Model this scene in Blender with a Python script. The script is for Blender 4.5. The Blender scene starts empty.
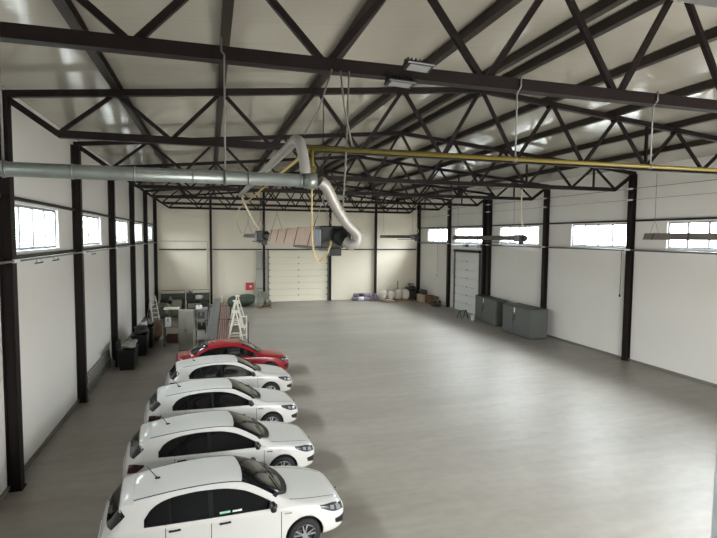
import bpy, bmesh, math, random
import numpy as np
from mathutils import Vector, Matrix
from mathutils.bvhtree import BVHTree

random.seed(7)
PI = math.pi
SC = bpy.context.scene
COL = SC.collection

# ------------------------------------------------------------------ camera
F_PX, YAW, PITCH, ROLL = 504.18, 0.2857, 0.0646, 0.0076
CAM = Vector((4.2052, 0.0, 5.5604))
fwd = Vector((math.sin(YAW)*math.cos(PITCH), math.cos(YAW)*math.cos(PITCH), -math.sin(PITCH)))
rt0 = Vector((math.cos(YAW), -math.sin(YAW), 0)); up0 = rt0.cross(fwd)
rt = rt0*math.cos(ROLL) + up0*math.sin(ROLL); up = -rt0*math.sin(ROLL) + up0*math.cos(ROLL)
cd = bpy.data.cameras.new('camera'); cam = bpy.data.objects.new('camera', cd); COL.objects.link(cam)
M3 = Matrix((rt, up, -fwd)).transposed()
cam.matrix_world = Matrix.Translation(CAM) @ M3.to_4x4()
cd.sensor_width = 36; cd.lens = F_PX/717*36; cd.clip_start = .02; cd.clip_end = 400
SC.camera = cam

# ------------------------------------------------------------------ world, daylight, exposure
SC.view_settings.view_transform = 'Standard'; SC.view_settings.look = 'None'
SC.view_settings.gamma = 1; SC.view_settings.use_curve_mapping = False
SC.view_settings.exposure = 1.12
SC.cycles.max_bounces = 10; SC.cycles.diffuse_bounces = 6; SC.cycles.glossy_bounces = 4
SC.cycles.transparent_max_bounces = 12
SC.cycles.use_denoising = True
SC.cycles.sample_clamp_indirect = 6
wd = bpy.data.worlds.new('overcast_sky'); SC.world = wd; wd.use_nodes = True
bg = wd.node_tree.nodes['Background']; bg.inputs[0].default_value = (.93, .97, 1, 1); bg.inputs[1].default_value = 6.0
DAY = []   # added daylight area lights, outside above the side windows and at the gateway: (centre, size x, size y, direction, watts, colour)
def daylight(name, c, sx, sy, d, w, col=(1, 1, 1), spread=PI):
    l = bpy.data.lights.new(name, 'AREA'); l.shape = 'RECTANGLE'; l.size = sx; l.size_y = sy
    l.energy = w; l.color = col; l.spread = spread
    o = bpy.data.objects.new(name, l); COL.objects.link(o); o.location = c
    o.rotation_euler = Vector(d).to_track_quat('-Z', 'Y').to_euler()
    return o
W = 22.4715; S = 6.0; Y2 = 12.36; H = 8.4495; RISE = 1.0606
def portal(c, sx, sy, d):
    o = daylight('window_portal', c, sx, sy, d, 1); o.data.cycles.is_portal = True
def YT(k): return Y2 + (k-2)*S
WIN_L = [(0.95, 4.2), (6.95, 10.2), (12.75, 16.65), (19.0, 22.6), (25.9, 29.35), (31.9, 35.4), (38.9, 41.2)]
WIN_R = [(0.9, 4.2), (6.9, 10.4), (13.0, 16.6), (18.75, 22.4), (25.2, 29.25), (31.3, 35.6), (37.0, 40.7)]
WZ0, WZ1 = 5.17, 6.25
FD = (9.2, 14.8, 0.0, 4.4)        # unseen front gateway, set open to admit fill light (x0, x1, z0, z1)
for i, (a, b) in enumerate(WIN_L):
    daylight('daylight_west', (-1.7, (a+b)/2, 7.0), b-a+1.0, 1.5, (1, 0, -.62), (240 if i < 2 else 380)*(b-a)/3.2, (.95, .98, 1), 2.2)
for i, (a, b) in enumerate(WIN_R):
    daylight('daylight_east', (W+1.7, (a+b)/2, 7.0), b-a+1.0, 1.5, (-1, 0, -.62), (260 if i < 2 else 690)*(b-a)/3.6, (.97, .98, 1), 2.2)
for i, (a, b) in enumerate(WIN_L): portal((-.215, (a+b)/2, (WZ0+WZ1)/2), b-a, WZ1-WZ0, (1, 0, 0))
for i, (a, b) in enumerate(WIN_R): portal((W+.16, (a+b)/2, (WZ0+WZ1)/2), b-a, WZ1-WZ0, (-1, 0, 0))
portal(((FD[0]+FD[1])/2, .18, 2.2), FD[1]-FD[0], 4.4, (0, 1, 0))
daylight('daylight_gateway', ((FD[0]+FD[1])/2, -.4, 2.2), 5.4, 4.2, (.05, 1, .22), 620, (1, .97, .92))  # added fill lamp outside the unseen gateway, for floor and car sides

# ------------------------------------------------------------------ materials
def lin(c):
    return tuple(((v/255)/12.92 if v/255 <= .04045 else ((v/255+.055)/1.055)**2.4) for v in c) + (1,)
MATS = {}
def mat(name, rgb, rough=.6, metal=0, spec=.5, noise=0.0, nscale=3.0, bump=0.0, bscale=40.0, stretch=(1, 1, 1), coat=0):
    if name in MATS: return MATS[name]
    m = bpy.data.materials.new(name); m.use_nodes = True; nt = m.node_tree; b = nt.nodes['Principled BSDF']
    c = lin(rgb); b.inputs['Base Color'].default_value = c
    b.inputs['Roughness'].default_value = rough; b.inputs['Metallic'].default_value = metal
    b.inputs['Specular IOR Level'].default_value = spec
    if coat: b.inputs['Coat Weight'].default_value = coat; b.inputs['Coat Roughness'].default_value = .03
    if noise or bump:
        tc = nt.nodes.new('ShaderNodeTexCoord'); mp = nt.nodes.new('ShaderNodeMapping')
        mp.inputs['Scale'].default_value = stretch; nt.links.new(tc.outputs['Object'], mp.inputs['Vector'])
    if noise:
        n = nt.nodes.new('ShaderNodeTexNoise'); n.inputs['Scale'].default_value = nscale; n.inputs['Detail'].default_value = 6
        nt.links.new(mp.outputs[0], n.inputs['Vector'])
        r = nt.nodes.new('ShaderNodeValToRGB')
        r.color_ramp.elements[0].position = .3; r.color_ramp.elements[1].position = .7
        r.color_ramp.elements[0].color = tuple(v*(1-noise) for v in c[:3])+(1,)
        r.color_ramp.elements[1].color = tuple(min(1, v*(1+noise)) for v in c[:3])+(1,)
        nt.links.new(n.outputs['Fac'], r.inputs[0]); nt.links.new(r.outputs[0], b.inputs['Base Color'])
    if bump:
        n2 = nt.nodes.new('ShaderNodeTexNoise'); n2.inputs['Scale'].default_value = bscale; n2.inputs['Detail'].default_value = 3
        nt.links.new(mp.outputs[0], n2.inputs['Vector'])
        bp = nt.nodes.new('ShaderNodeBump'); bp.inputs['Strength'].default_value = bump; bp.inputs['Distance'].default_value = .02
        nt.links.new(n2.outputs['Fac'], bp.inputs['Height']); nt.links.new(bp.outputs[0], b.inputs['Normal'])
    MATS[name] = m
    return m

def panel_mat(name, rgb, rough, axis, pitch, noise=.03, spec=.4, depth=.25, ripple=0.0, ripstretch=(1, 1, 1)):
    """painted sandwich panel: joints every `pitch` metres along object axis `axis`"""
    m = mat(name, rgb, rough, spec=spec, noise=noise, nscale=.35); nt = m.node_tree; b = nt.nodes['Principled BSDF']
    tc = nt.nodes.new('ShaderNodeTexCoord'); sp = nt.nodes.new('ShaderNodeSeparateXYZ')
    nt.links.new(tc.outputs['Object'], sp.inputs[0])
    d = nt.nodes.new('ShaderNodeMath'); d.operation = 'DIVIDE'; d.inputs[1].default_value = pitch
    nt.links.new(sp.outputs['XYZ'.index(axis)], d.inputs[0])
    fr = nt.nodes.new('ShaderNodeMath'); fr.operation = 'FRACT'; nt.links.new(d.outputs[0], fr.inputs[0])
    pp = nt.nodes.new('ShaderNodeMath'); pp.operation = 'PINGPONG'; pp.inputs[1].default_value = .5
    nt.links.new(fr.outputs[0], pp.inputs[0])
    mr = nt.nodes.new('ShaderNodeMapRange'); mr.inputs[1].default_value = 0; mr.inputs[2].default_value = .012/pitch
    nt.links.new(pp.outputs[0], mr.inputs[0])
    h = mr.outputs[0]
    bp = nt.nodes.new('ShaderNodeBump'); bp.inputs['Strength'].default_value = depth; bp.inputs['Distance'].default_value = .01
    nt.links.new(h, bp.inputs['Height'])
    if ripple:
        mp = nt.nodes.new('ShaderNodeMapping'); mp.inputs['Scale'].default_value = ripstretch
        nt.links.new(tc.outputs['Object'], mp.inputs[0])
        n = nt.nodes.new('ShaderNodeTexNoise'); n.inputs['Scale'].default_value = 1; n.inputs['Detail'].default_value = 4
        nt.links.new(mp.outputs[0], n.inputs['Vector'])
        b2 = nt.nodes.new('ShaderNodeBump'); b2.inputs['Strength'].default_value = ripple; b2.inputs['Distance'].default_value = .03
        nt.links.new(n.outputs['Fac'], b2.inputs['Height']); nt.links.new(bp.outputs[0], b2.inputs['Normal'])
        nt.links.new(b2.outputs[0], b.inputs['Normal'])
    else:
        nt.links.new(bp.outputs[0], b.inputs['Normal'])
    return m

def floor_mat():
    m = bpy.data.materials.new('trowelled_concrete'); m.use_nodes = True; nt = m.node_tree; b = nt.nodes['Principled BSDF']
    tc = nt.nodes.new('ShaderNodeTexCoord')
    def noise(scale, st, det=5):
        mp = nt.nodes.new('ShaderNodeMapping'); mp.inputs['Scale'].default_value = st
        mp.inputs['Rotation'].default_value = (0, 0, .12)
        nt.links.new(tc.outputs['Object'], mp.inputs[0])
        n = nt.nodes.new('ShaderNodeTexNoise'); n.inputs['Scale'].default_value = scale; n.inputs['Detail'].default_value = det
        nt.links.new(mp.outputs[0], n.inputs['Vector']); return n
    n1 = noise(.35, (.35, 1.6, 1)); n2 = noise(1.6, (.5, 2.2, 1)); n3 = noise(3.2, (1, 1.4, 1), 9)
    mx = nt.nodes.new('ShaderNodeMath'); mx.operation = 'MULTIPLY_ADD'; mx.inputs[1].default_value = .48
    nt.links.new(n1.outputs['Fac'], mx.inputs[0])
    m2 = nt.nodes.new('ShaderNodeMath'); m2.operation = 'MULTIPLY_ADD'; m2.inputs[1].default_value = .28
    nt.links.new(n2.outputs['Fac'], m2.inputs[0])
    m3 = nt.nodes.new('ShaderNodeMath'); m3.operation = 'MULTIPLY'; m3.inputs[1].default_value = .24
    nt.links.new(n3.outputs['Fac'], m3.inputs[0]); nt.links.new(m3.outputs[0], m2.inputs[2]); nt.links.new(m2.outputs[0], mx.inputs[2])
    r = nt.nodes.new('ShaderNodeValToRGB'); r.color_ramp.elements[0].position = .32; r.color_ramp.elements[1].position = .68
    r.color_ramp.elements[0].color = lin((132, 127, 119)); r.color_ramp.elements[1].color = lin((160, 154, 145))
    nt.links.new(mx.outputs[0], r.inputs[0]); nt.links.new(r.outputs[0], b.inputs['Base Color'])
    b.inputs['Roughness'].default_value = .42; b.inputs['Specular IOR Level'].default_value = .5
    bp = nt.nodes.new('ShaderNodeBump'); bp.inputs['Strength'].default_value = .15; bp.inputs['Distance'].default_value = .01
    nt.links.new(n3.outputs['Fac'], bp.inputs['Height']); nt.links.new(bp.outputs[0], b.inputs['Normal'])
    return m

def glass_mat():
    m = bpy.data.materials.new('window_glass'); m.use_nodes = True; nt = m.node_tree
    out = nt.nodes['Material Output']; nt.nodes.remove(nt.nodes['Principled BSDF'])
    t = nt.nodes.new('ShaderNodeBsdfTransparent'); t.inputs[0].default_value = (.92, .95, .95, 1)
    g = nt.nodes.new('ShaderNodeBsdfGlossy'); g.inputs['Roughness'].default_value = .02
    mx = nt.nodes.new('ShaderNodeMixShader'); mx.inputs[0].default_value = .06
    nt.links.new(t.outputs[0], mx.inputs[1]); nt.links.new(g.outputs[0], mx.inputs[2]); nt.links.new(mx.outputs[0], out.inputs[0])
    return m

STEEL = mat('dark_brown_paint', (27, 19, 19), .5, spec=.25, noise=.12, nscale=2)
PURLIN = mat('dark_purlin_paint', (46, 39, 33), .5, spec=.25, noise=.1, nscale=2)
WALL = panel_mat('white_wall_panel', (230, 227, 222), .5, 'Z', 1.17)
WALLB = panel_mat('white_gable_panel', (234, 225, 206), .5, 'Z', 1.17)
CEIL = panel_mat('white_roof_panel', (173, 168, 156), .11, 'Y', 1.0, noise=.05, spec=1.0, ripple=.16, ripstretch=(.5, 7, 1))
DOORW = panel_mat('white_door_panel', (240, 233, 212), .45, 'Z', .12, depth=.12)
FLOOR = floor_mat(); GLASS = glass_mat()
PVC = mat('white_pvc', (228, 229, 232), .35)
FRAMEP = mat('window_frame_pvc', (124, 126, 132), .5)  # white frames; their backlit shade is put into this darker grey
GALV = mat('galvanised_steel', (138, 145, 142), .38, metal=.6, noise=.12, nscale=4)
GALV2 = mat('grey_conduit', (120, 120, 118), .5, metal=.3)
FLEX = mat('silver_flexible_hose', (158, 155, 150), .5, metal=.35)
YEL = mat('yellow_gas_paint', (112, 100, 36), .45)
HOSEY = mat('pale_yellow_hose', (190, 170, 122), .5)
CREAM = mat('cream_hose', (205, 195, 165), .5)
BLACK = mat('black_plastic', (22, 23, 25), .4)
DARKM = mat('dark_machine_paint', (46, 47, 45), .5, noise=.25, nscale=5)
GREYP = mat('grey_cabinet_paint', (94, 98, 94), .45, noise=.05, nscale=2)
GREYD = mat('grey_cabinet_top', (62, 66, 66), .5)
ROPE = mat('grey_wire', (110, 108, 100), .5)

# ------------------------------------------------------------------ mesh helpers
class MB:
    nomerge = False
    def __init__(s): s.v = []; s.f = []; s.sm = []
    def add(s, vs, fs, smooth=False):
        o = len(s.v); s.v += [tuple(v) for v in vs]; s.f += [tuple(i+o for i in f) for f in fs]; s.sm += [smooth]*len(fs); return s
    def box(s, x0, x1, y0, y1, z0, z1, bev=0):
        if bev:
            c = ((x0+x1)/2, (y0+y1)/2, (z0+z1)/2)
            return s.rbox(c, (x1-x0, y1-y0, z1-z0), bev)
        vs = [(x, y, z) for x in (x0, x1) for y in (y0, y1) for z in (z0, z1)]
        return s.add(vs, [(0, 1, 3, 2), (4, 6, 7, 5), (0, 4, 5, 1), (2, 3, 7, 6), (0, 2, 6, 4), (1, 5, 7, 3)])
    def rbox(s, c, d, bev, mtx=None, seg=1):
        bm = bmesh.new(); bmesh.ops.create_cube(bm, size=1); bmesh.ops.scale(bm, vec=d, verts=bm.verts)
        bmesh.ops.bevel(bm, geom=list(bm.edges), offset=bev, segments=seg, affect='EDGES', profile=.5)
        if mtx is not None: bmesh.ops.transform(bm, matrix=mtx, verts=bm.verts)
        bmesh.ops.translate(bm, vec=c, verts=bm.verts)
        bm.verts.index_update(); s.add([v.co for v in bm.verts], [[v.index for v in f.verts] for f in bm.faces]); bm.free(); return s
    def beam(s, a, b, w, h, upv=(0, 0, 1)):
        """rectangular bar from a to b, w across, h along upv"""
        a, b = Vector(a), Vector(b); d = (b-a).normalized(); u = Vector(upv)
        if abs(d.dot(u)) > .98: u = Vector((0, 1, 0))
        r = d.cross(u).normalized(); u = r.cross(d)
        vs = [p + r*sx*w/2 + u*sz*h/2 for p in (a, b) for sx, sz in ((-1, -1), (1, -1), (1, 1), (-1, 1))]
        return s.add(vs, [(3, 2, 1, 0), (4, 5, 6, 7), (0, 1, 5, 4), (1, 2, 6, 5), (2, 3, 7, 6), (3, 0, 4, 7)])
    def prof(s, a, b, poly, upv=(0, 0, 1)):
        """extrude a closed 2-D outline (across, up) from a to b"""
        a, b = Vector(a), Vector(b); d = (b-a).normalized(); u = Vector(upv)
        r = d.cross(u).normalized(); u = r.cross(d); n = len(poly)
        vs = [p + r*x + u*z for p in (a, b) for x, z in poly]
        fs = [(i, (i+1) % n, n+(i+1) % n, n+i) for i in range(n)]
        return s.add(vs, fs + [tuple(range(n-1, -1, -1)), tuple(range(n, 2*n))])
    def tube(s, pts, r, n=10, cap=True, rib=0):
        pts = [Vector(p) for p in pts]; m = len(pts); rings = []
        t0 = (pts[1]-pts[0]).normalized(); u = Vector((0, 0, 1)) if abs(t0.z) < .9 else Vector((1, 0, 0))
        nrm = t0.cross(u).normalized()
        for i, p in enumerate(pts):
            t = (pts[min(i+1, m-1)]-pts[max(i-1, 0)]).normalized()
            nrm = (nrm - t*nrm.dot(t)).normalized(); bn = t.cross(nrm)
            rr = (r[i] if isinstance(r, (list, tuple)) else r)*(1+(rib if i % 2 else -rib))
            rings.append([p + (nrm*math.cos(2*PI*k/n)+bn*math.sin(2*PI*k/n))*rr for k in range(n)])
        vs = [v for rg in rings for v in rg]
        fs = [(i*n+k, i*n+(k+1) % n, (i+1)*n+(k+1) % n, (i+1)*n+k) for i in range(m-1) for k in range(n)]
        s.add(vs, fs, True)
        if cap: s.add(rings[0], [tuple(range(n-1, -1, -1))]); s.add(rings[-1], [tuple(range(n))])
        return s
    def lathe(s, prof, c, axis='Z', n=20, smooth=True, cap=True):
        vs = []
        for r, h in prof:
            for k in range(n):
                a = 2*PI*k/n; p = (r*math.cos(a), r*math.sin(a), h)
                if axis == 'Y': p = (p[0], h, p[1])
                if axis == 'X': p = (h, p[0], p[1])
                vs.append((p[0]+c[0], p[1]+c[1], p[2]+c[2]))
        m = len(prof)
        fs = [(i*n+k, i*n+(k+1) % n, (i+1)*n+(k+1) % n, (i+1)*n+k) for i in range(m-1) for k in range(n)]
        s.add(vs, fs, smooth)
        if cap: s.add(vs[:n], [tuple(range(n-1, -1, -1))]); s.add(vs[-n:], [tuple(range(n))])
        return s
    def mesh(s, name):
        me = bpy.data.meshes.new(name); me.from_pydata(s.v, [], s.f); me.update()
        bm = bmesh.new(); bm.from_mesh(me)
        for i, f in enumerate(bm.faces): f.smooth = s.sm[i]
        if not s.nomerge: bmesh.ops.remove_doubles(bm, verts=bm.verts, dist=1e-5)
        bmesh.ops.recalc_face_normals(bm, faces=bm.faces); bm.to_mesh(me); bm.free(); return me
    def build(s, name, m, parent=None, loc=None, rz=0):
        o = bpy.data.objects.new(name, s.mesh(name)); COL.objects.link(o); o.data.materials.append(m)
        if parent: o.parent = parent
        if loc: o.location = loc
        if rz: o.rotation_euler.z = rz
        return o
def tag(o, label=None, cat=None, group=None, kind=None):
    if label: o['label'] = label
    if cat: o['category'] = cat
    if group: o['group'] = group
    if kind: o['kind'] = kind
    return o
def thing(name, loc, label, cat, group=None, rz=0):
    o = bpy.data.objects.new(name, None); COL.objects.link(o); o.location = loc; o.rotation_euler.z = rz
    o.empty_display_size = .2
    return tag(o, label, cat, group)
def copy_tree(o, parent=None):
    c = o.copy(); COL.objects.link(c)
    if parent: c.parent = parent
    for ch in list(o.children): copy_tree(ch, c)
    return c
def bez(p0, p1, p2, p3, n=16):
    p0, p1, p2, p3 = map(Vector, (p0, p1, p2, p3))
    return [p0*(1-t)**3 + p1*3*t*(1-t)**2 + p2*3*t*t*(1-t) + p3*t**3 for t in [i/n for i in range(n+1)]]
def smooth_path(pts, n=8):
    pts = [Vector(p) for p in pts]; out = []
    q = [pts[0]*2-pts[1]] + pts + [pts[-1]*2-pts[-2]]
    for i in range(1, len(q)-2):
        for k in range(n):
            t = k/n; a, b, c, d = q[i-1], q[i], q[i+1], q[i+2]
            out.append(.5*((2*b)+(c-a)*t+(2*a-5*b+4*c-d)*t*t+(3*b-3*c+d-a)*t**3))
    return out + [pts[-1]]
ORD = ['first', 'second', 'third', 'fourth', 'fifth', 'sixth', 'seventh', 'eighth', 'ninth', 'tenth', 'eleventh', 'twelfth']
def zt(x): return H + RISE*(1-abs(x-W/2)/(W/2))

# ------------------------------------------------------------------ structure
YB = 42.62; YF = .36
def struct(o): return tag(o, kind='structure')
struct(MB().box(-.2, W+.2, -3, YB+.2, -.2, 0).build('floor', FLOOR))
struct(MB().box(-90, 110, -60, 130, -.6, -.25).build('ground', mat('outdoor_ground', (186, 184, 178), .9, noise=.2, nscale=.2)))
def wall_mesh(u0, u1, z0, z1, holes):
    us = sorted({u0, u1} | {h[0] for h in holes} | {h[1] for h in holes}); zs = sorted({z0, z1} | {h[2] for h in holes} | {h[3] for h in holes})
    out = []
    for a, b in zip(us, us[1:]):
        run = None
        for c, d in zip(zs, zs[1:]):
            hole = any(h[0] <= (a+b)/2 <= h[1] and h[2] <= (c+d)/2 <= h[3] for h in holes)
            if hole: 
                if run: out.append((a, b, run[0], run[1])); run = None
            else: run = (run[0] if run else c, d)
        if run: out.append((a, b, run[0], run[1]))
    return out
TH = .15
D2 = (31.55, 35.45, 0, 4.45)
mb = MB()
for a, b, c, d in wall_mesh(YF-.1, YB, -.02, H+.34, [(p, q, WZ0, WZ1) for p, q in WIN_L]): mb.box(-TH-.055, -.055, a, b, c, d)
struct(mb.build('wall_left', WALL))
mb = MB()
for a, b, c, d in wall_mesh(YF-.1, YB, -.02, H+.34, [(p, q, WZ0, WZ1) for p, q in WIN_R]): mb.box(W, W+TH, a, b, c, d)
struct(mb.build('wall_right', WALL))
D1 = (8.78, 14.0, 0, 4.3)
mb = MB()
for a, b, c, d in wall_mesh(-TH, W+TH, -.02, H+.3, []): mb.box(a, b, YB, YB+TH, c, d)
mb.prof((0, YB, 0), (0, YB+TH, 0), [(-TH, H+.3), (W+TH, H+.3), (W/2, H+RISE+.3)])
struct(mb.build('wall_back', WALLB))
OW = (3.35, 4.70, 4.85, 5.80)   # viewing window the camera looks through
mb = MB()
for a, b, c, d in wall_mesh(-TH, W+TH, -.02, H+.3, [FD, OW]): mb.box(a, b, YF-TH, YF, c, d)
mb.prof((0, YF-TH, 0), (0, YF, 0), [(-TH, H+.3), (W+TH, H+.3), (W/2, H+RISE+.3)])
struct(mb.build('wall_front', WALL))
mb = MB()
e = .27
for x0, x1 in ((-.4, W/2), (W/2, W+.4)):
    z0, z1 = (zt(0)-.4*RISE/(W/2) if x0 < 0 else zt(W/2))+e, (zt(W/2) if x0 < 0 else zt(W)-.4*RISE/(W/2))+e
    vs = [(x0, -.1, z0), (x1, -.1, z1), (x1, YB+.4, z1), (x0, YB+.4, z0)]
    vs += [(x, y, z+.15) for x, y, z in vs]
    mb.add(vs, [(3, 2, 1, 0), (4, 5, 6, 7), (0, 1, 5, 4), (1, 2, 6, 5), (2, 3, 7, 6), (3, 0, 4, 7)])
struct(mb.build('ceiling', CEIL))
# viewing window frame of the front wall
wn = 1
def window(n, side, a, b, npan):
    x = -.155 if side == 'L' else W+.10; nm = 'window_%d' % n
    fr = MB(); t = .06
    fr.box(x-.03, x+.03, a, b, WZ0, WZ0+t); fr.box(x-.03, x+.03, a, b, WZ1-t, WZ1)
    fr.box(x-.03, x+.03, a, a+t, WZ0+t, WZ1-t); fr.box(x-.03, x+.03, b-t, b, WZ0+t, WZ1-t)
    o = struct(fr.build(nm, FRAMEP))
    for i in range(1, npan):
        y = a+(b-a)*i/npan
        MB().box(x-.03, x+.03, y-.035, y+.035, WZ0+t, WZ1-t).build('mullion', FRAMEP, o)
    for i in range(npan):
        p, q = a+(b-a)*i/npan+.035+(.025 if i == 0 else 0), a+(b-a)*(i+1)/npan-.035-(.025 if i == npan-1 else 0)
        MB().box(x-.008, x+.008, p, q, WZ0+t, WZ1-t).build('pane', GLASS, o)
    if side == 'L': MB().box(-.10, .0, a-.03, b+.03, WZ0-.035, WZ0-.002).build('sill', PVC, o)
    else: MB().box(W-.05, W+.05, a-.03, b+.03, WZ0-.035, WZ0-.002).build('sill', PVC, o)
for a, b in WIN_L: window(wn, 'L', a, b, 4); wn += 1
for a, b in WIN_R: window(wn, 'R', a, b, 4); wn += 1
fr = MB(); y0, y1 = YF-.10, YF-.02
fr.box(OW[1]-.0, OW[1]+.09, y0, YF+.02, OW[2], OW[3]+.09); fr.box(OW[0]-.09, OW[0], y0, YF+.02, OW[2], OW[3]+.09)
fr.box(OW[0], OW[1], y0, YF+.02, OW[3]-.02, OW[3]+.09); fr.box(OW[0], OW[1], y0, YF+.02, OW[2]-.05, OW[2]+.02)
struct(fr.build('window_%d' % wn, mat('sash_pvc', (226, 226, 230), .4)))
mb = MB(); ox0, ox1, oy, oz0, oz1 = 2.2, 6.4, -2.6, 3.6, 6.6  # unseen box around the camera, added to keep sky light off the frame
mb.box(ox0-.1, ox0, oy, YF-TH-.002, oz0, oz1); mb.box(ox1, ox1+.1, oy, YF-TH-.002, oz0, oz1); mb.box(ox0-.1, ox1+.1, oy-.1, oy, oz0, oz1)
struct(mb.build('wall_office', WALL))
struct(MB().box(ox0-.1, ox1+.1, oy-.1, YF-TH-.002, oz1, oz1+.1).build('ceiling_office', WALL))
struct(MB().box(ox0-.1, ox1+.1, oy-.1, YF-TH-.002, oz0-.2, oz0).build('floor_office', MATS['grey_plinth'] if 'grey_plinth' in MATS else mat('grey_plinth', (120, 116, 110), .7)))
# sectional doors
def sect_door(name, along, u0, u1, ztop, pos, npan, inward, DOORW=DOORW):
    root = None; h = ztop/npan
    for i in range(npan):
        m = MB()
        if along == 'X': m.box(u0, u1, pos, pos+.05, i*h+.014, (i+1)*h-.014, .012)
        else: m.box(pos, pos+.05, u0, u1, i*h+.014, (i+1)*h-.014, .012)
        if root is None: root = struct(m.build(name, DOORW)); 
        else: m.build('door_panel', DOORW, root)
        if i:
            for u in (u0+.06, (u0+u1)/2, u1-.06):
                hm = MB()
                if along == 'X': hm.box(u-.05, u+.05, pos-.02, pos-.001, i*h-.05, i*h+.05)
                else: hm.box(pos-.02, pos-.001, u-.05, u+.05, i*h-.05, i*h+.05)
                hm.build('hinge', GALV, root)
    for u, sg in ((u0, -1), (u1, 1)):
        tm = MB(); lo, hi = sorted((u+sg*.01, u+sg*.09))
        if along == 'X': tm.box(lo, hi, pos-.10, pos+.02, 0, ztop+.1)
        else: tm.box(pos-.10, pos+.02, lo, hi, 0, ztop+.1)
        tm.build('guide_rail', GALV2, root)
    return root
sect_door('door_1', 'X', D1[0]+.10, D1[1]-.10, 4.28, YB-.055, 8, -1)
d2 = sect_door('door_2', 'Y', D2[0]+.10, D2[1]-.10, 4.4, W-.055, 7, -1, panel_mat('cool_white_door_panel', (224, 226, 224), .45, 'Z', .12, depth=.12))
MB().box(W-.18, W-.03, D2[0], D2[1], 4.45, 4.62).build('door_header', STEEL, d2)
MB().tube([(W-.3, D2[0]-.2, 4.95), (W-.3, D2[1]+.1, 4.95)], .09, 14).build('spring_shaft', PVC, d2)
MB().tube([(W-.3, D2[0]+1.2, 4.95), (W-.3, D2[0]+1.8, 4.95)], .1, 14).build('spring_coil', BLACK, d2)
for y in (D2[0]-.1, (D2[0]+D2[1])/2, D2[1]): MB().box(W-.4, W-.01, y-.04, y+.04, 4.84, 5.06).build('shaft_bracket', GALV, d2)
# girts and trims
n = 1
for z in (WZ1+.10, WZ0-.14):
    for x0, x1 in ((-.052, .04), (W-.10, W-.004)):
        for k in range(0, 7):
            y0, y1 = YT(k)+.13, YT(k+1)-.13
            if k == 0: y0 = YF+.01
            struct(MB().box(x0, x1, y0, y1, z-.04, z+.04).build('trim_%d' % n, PURLIN)); n += 1
for a, b in ((.30, 4.1), (4.36, 8.35), (8.6, 13.98), (14.23, 18.12), (18.38, W-.30)):
    struct(MB().box(a, b, YB-.10, YB-.002, 4.37, 4.46).build('trim_%d' % n, STEEL)); n += 1
struct(MB().box(-.052, -.02, YF, YB, 0, .12).build('baseboard_left', mat('grey_plinth', (120, 116, 110), .7)))
struct(MB().box(W-.03, W-.004, YF, D2[0]-.12, 0, .10).build('baseboard_right', MATS['grey_plinth']))

# ------------------------------------------------------------------ columns, trusses, purlins
def ibeam(d, w, tf, tw):
    return [(-w/2, -d/2), (w/2, -d/2), (w/2, -d/2+tf), (tw/2, -d/2+tf), (tw/2, d/2-tf), (w/2, d/2-tf), (w/2, d/2), (-w/2, d/2), (-w/2, d/2-tf), (-tw/2, d/2-tf), (-tw/2, -d/2+tf), (-w/2, -d/2+tf)]
def column(x, y, top, label, dep_axis, d=.25, w=.24):
    t = thing('steel_column', (x, y, 0), label, 'column', 'steel columns')
    MB().prof((0, 0, .02), (0, 0, top), ibeam(d, w, .02, .10), upv=(1, 0, 0) if dep_axis == 'X' else (0, 1, 0)).build('shaft', STEEL, t)
    MB().box(-.12, .16, -.16, .16, 0, .02).build('base_plate', STEEL, t)
    return t
names = ['bay nearest the camera', 'truss over the first white car']
for k in range(1, 8):
    yy = YT(k) if k < 7 else YT(7)+.05
    for sd, x in (('left', .073), ('right', W-.128)):
        if sd == 'right' and k == 2: pass
        lab = 'dark brown steel column on the %s wall, %s from the front along that wall' % (sd, ORD[k-1])
        if k == 7: lab = 'dark brown steel column in the far %s corner of the hall' % sd
        column(x, yy, H-.02, lab, 'X')
for x, lab in ((4.24, 'slim dark steel column on the back wall behind the metal profiles'), (8.47, 'slim dark steel column left of the back sectional door'),
               (14.11, 'slim dark steel column right of the back sectional door'), (18.25, 'slim dark steel column on the back wall behind the white sacks')):
    column(x, YT(7)+.08, zt(x)-.1, lab, 'Y', .2, .18)
tw = column(W-.145, 31.3, H-.3, 'extra dark steel column beside the right sectional door', 'X', .28, .2)
for o in (tw,): o.location.y = 30.95

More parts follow.
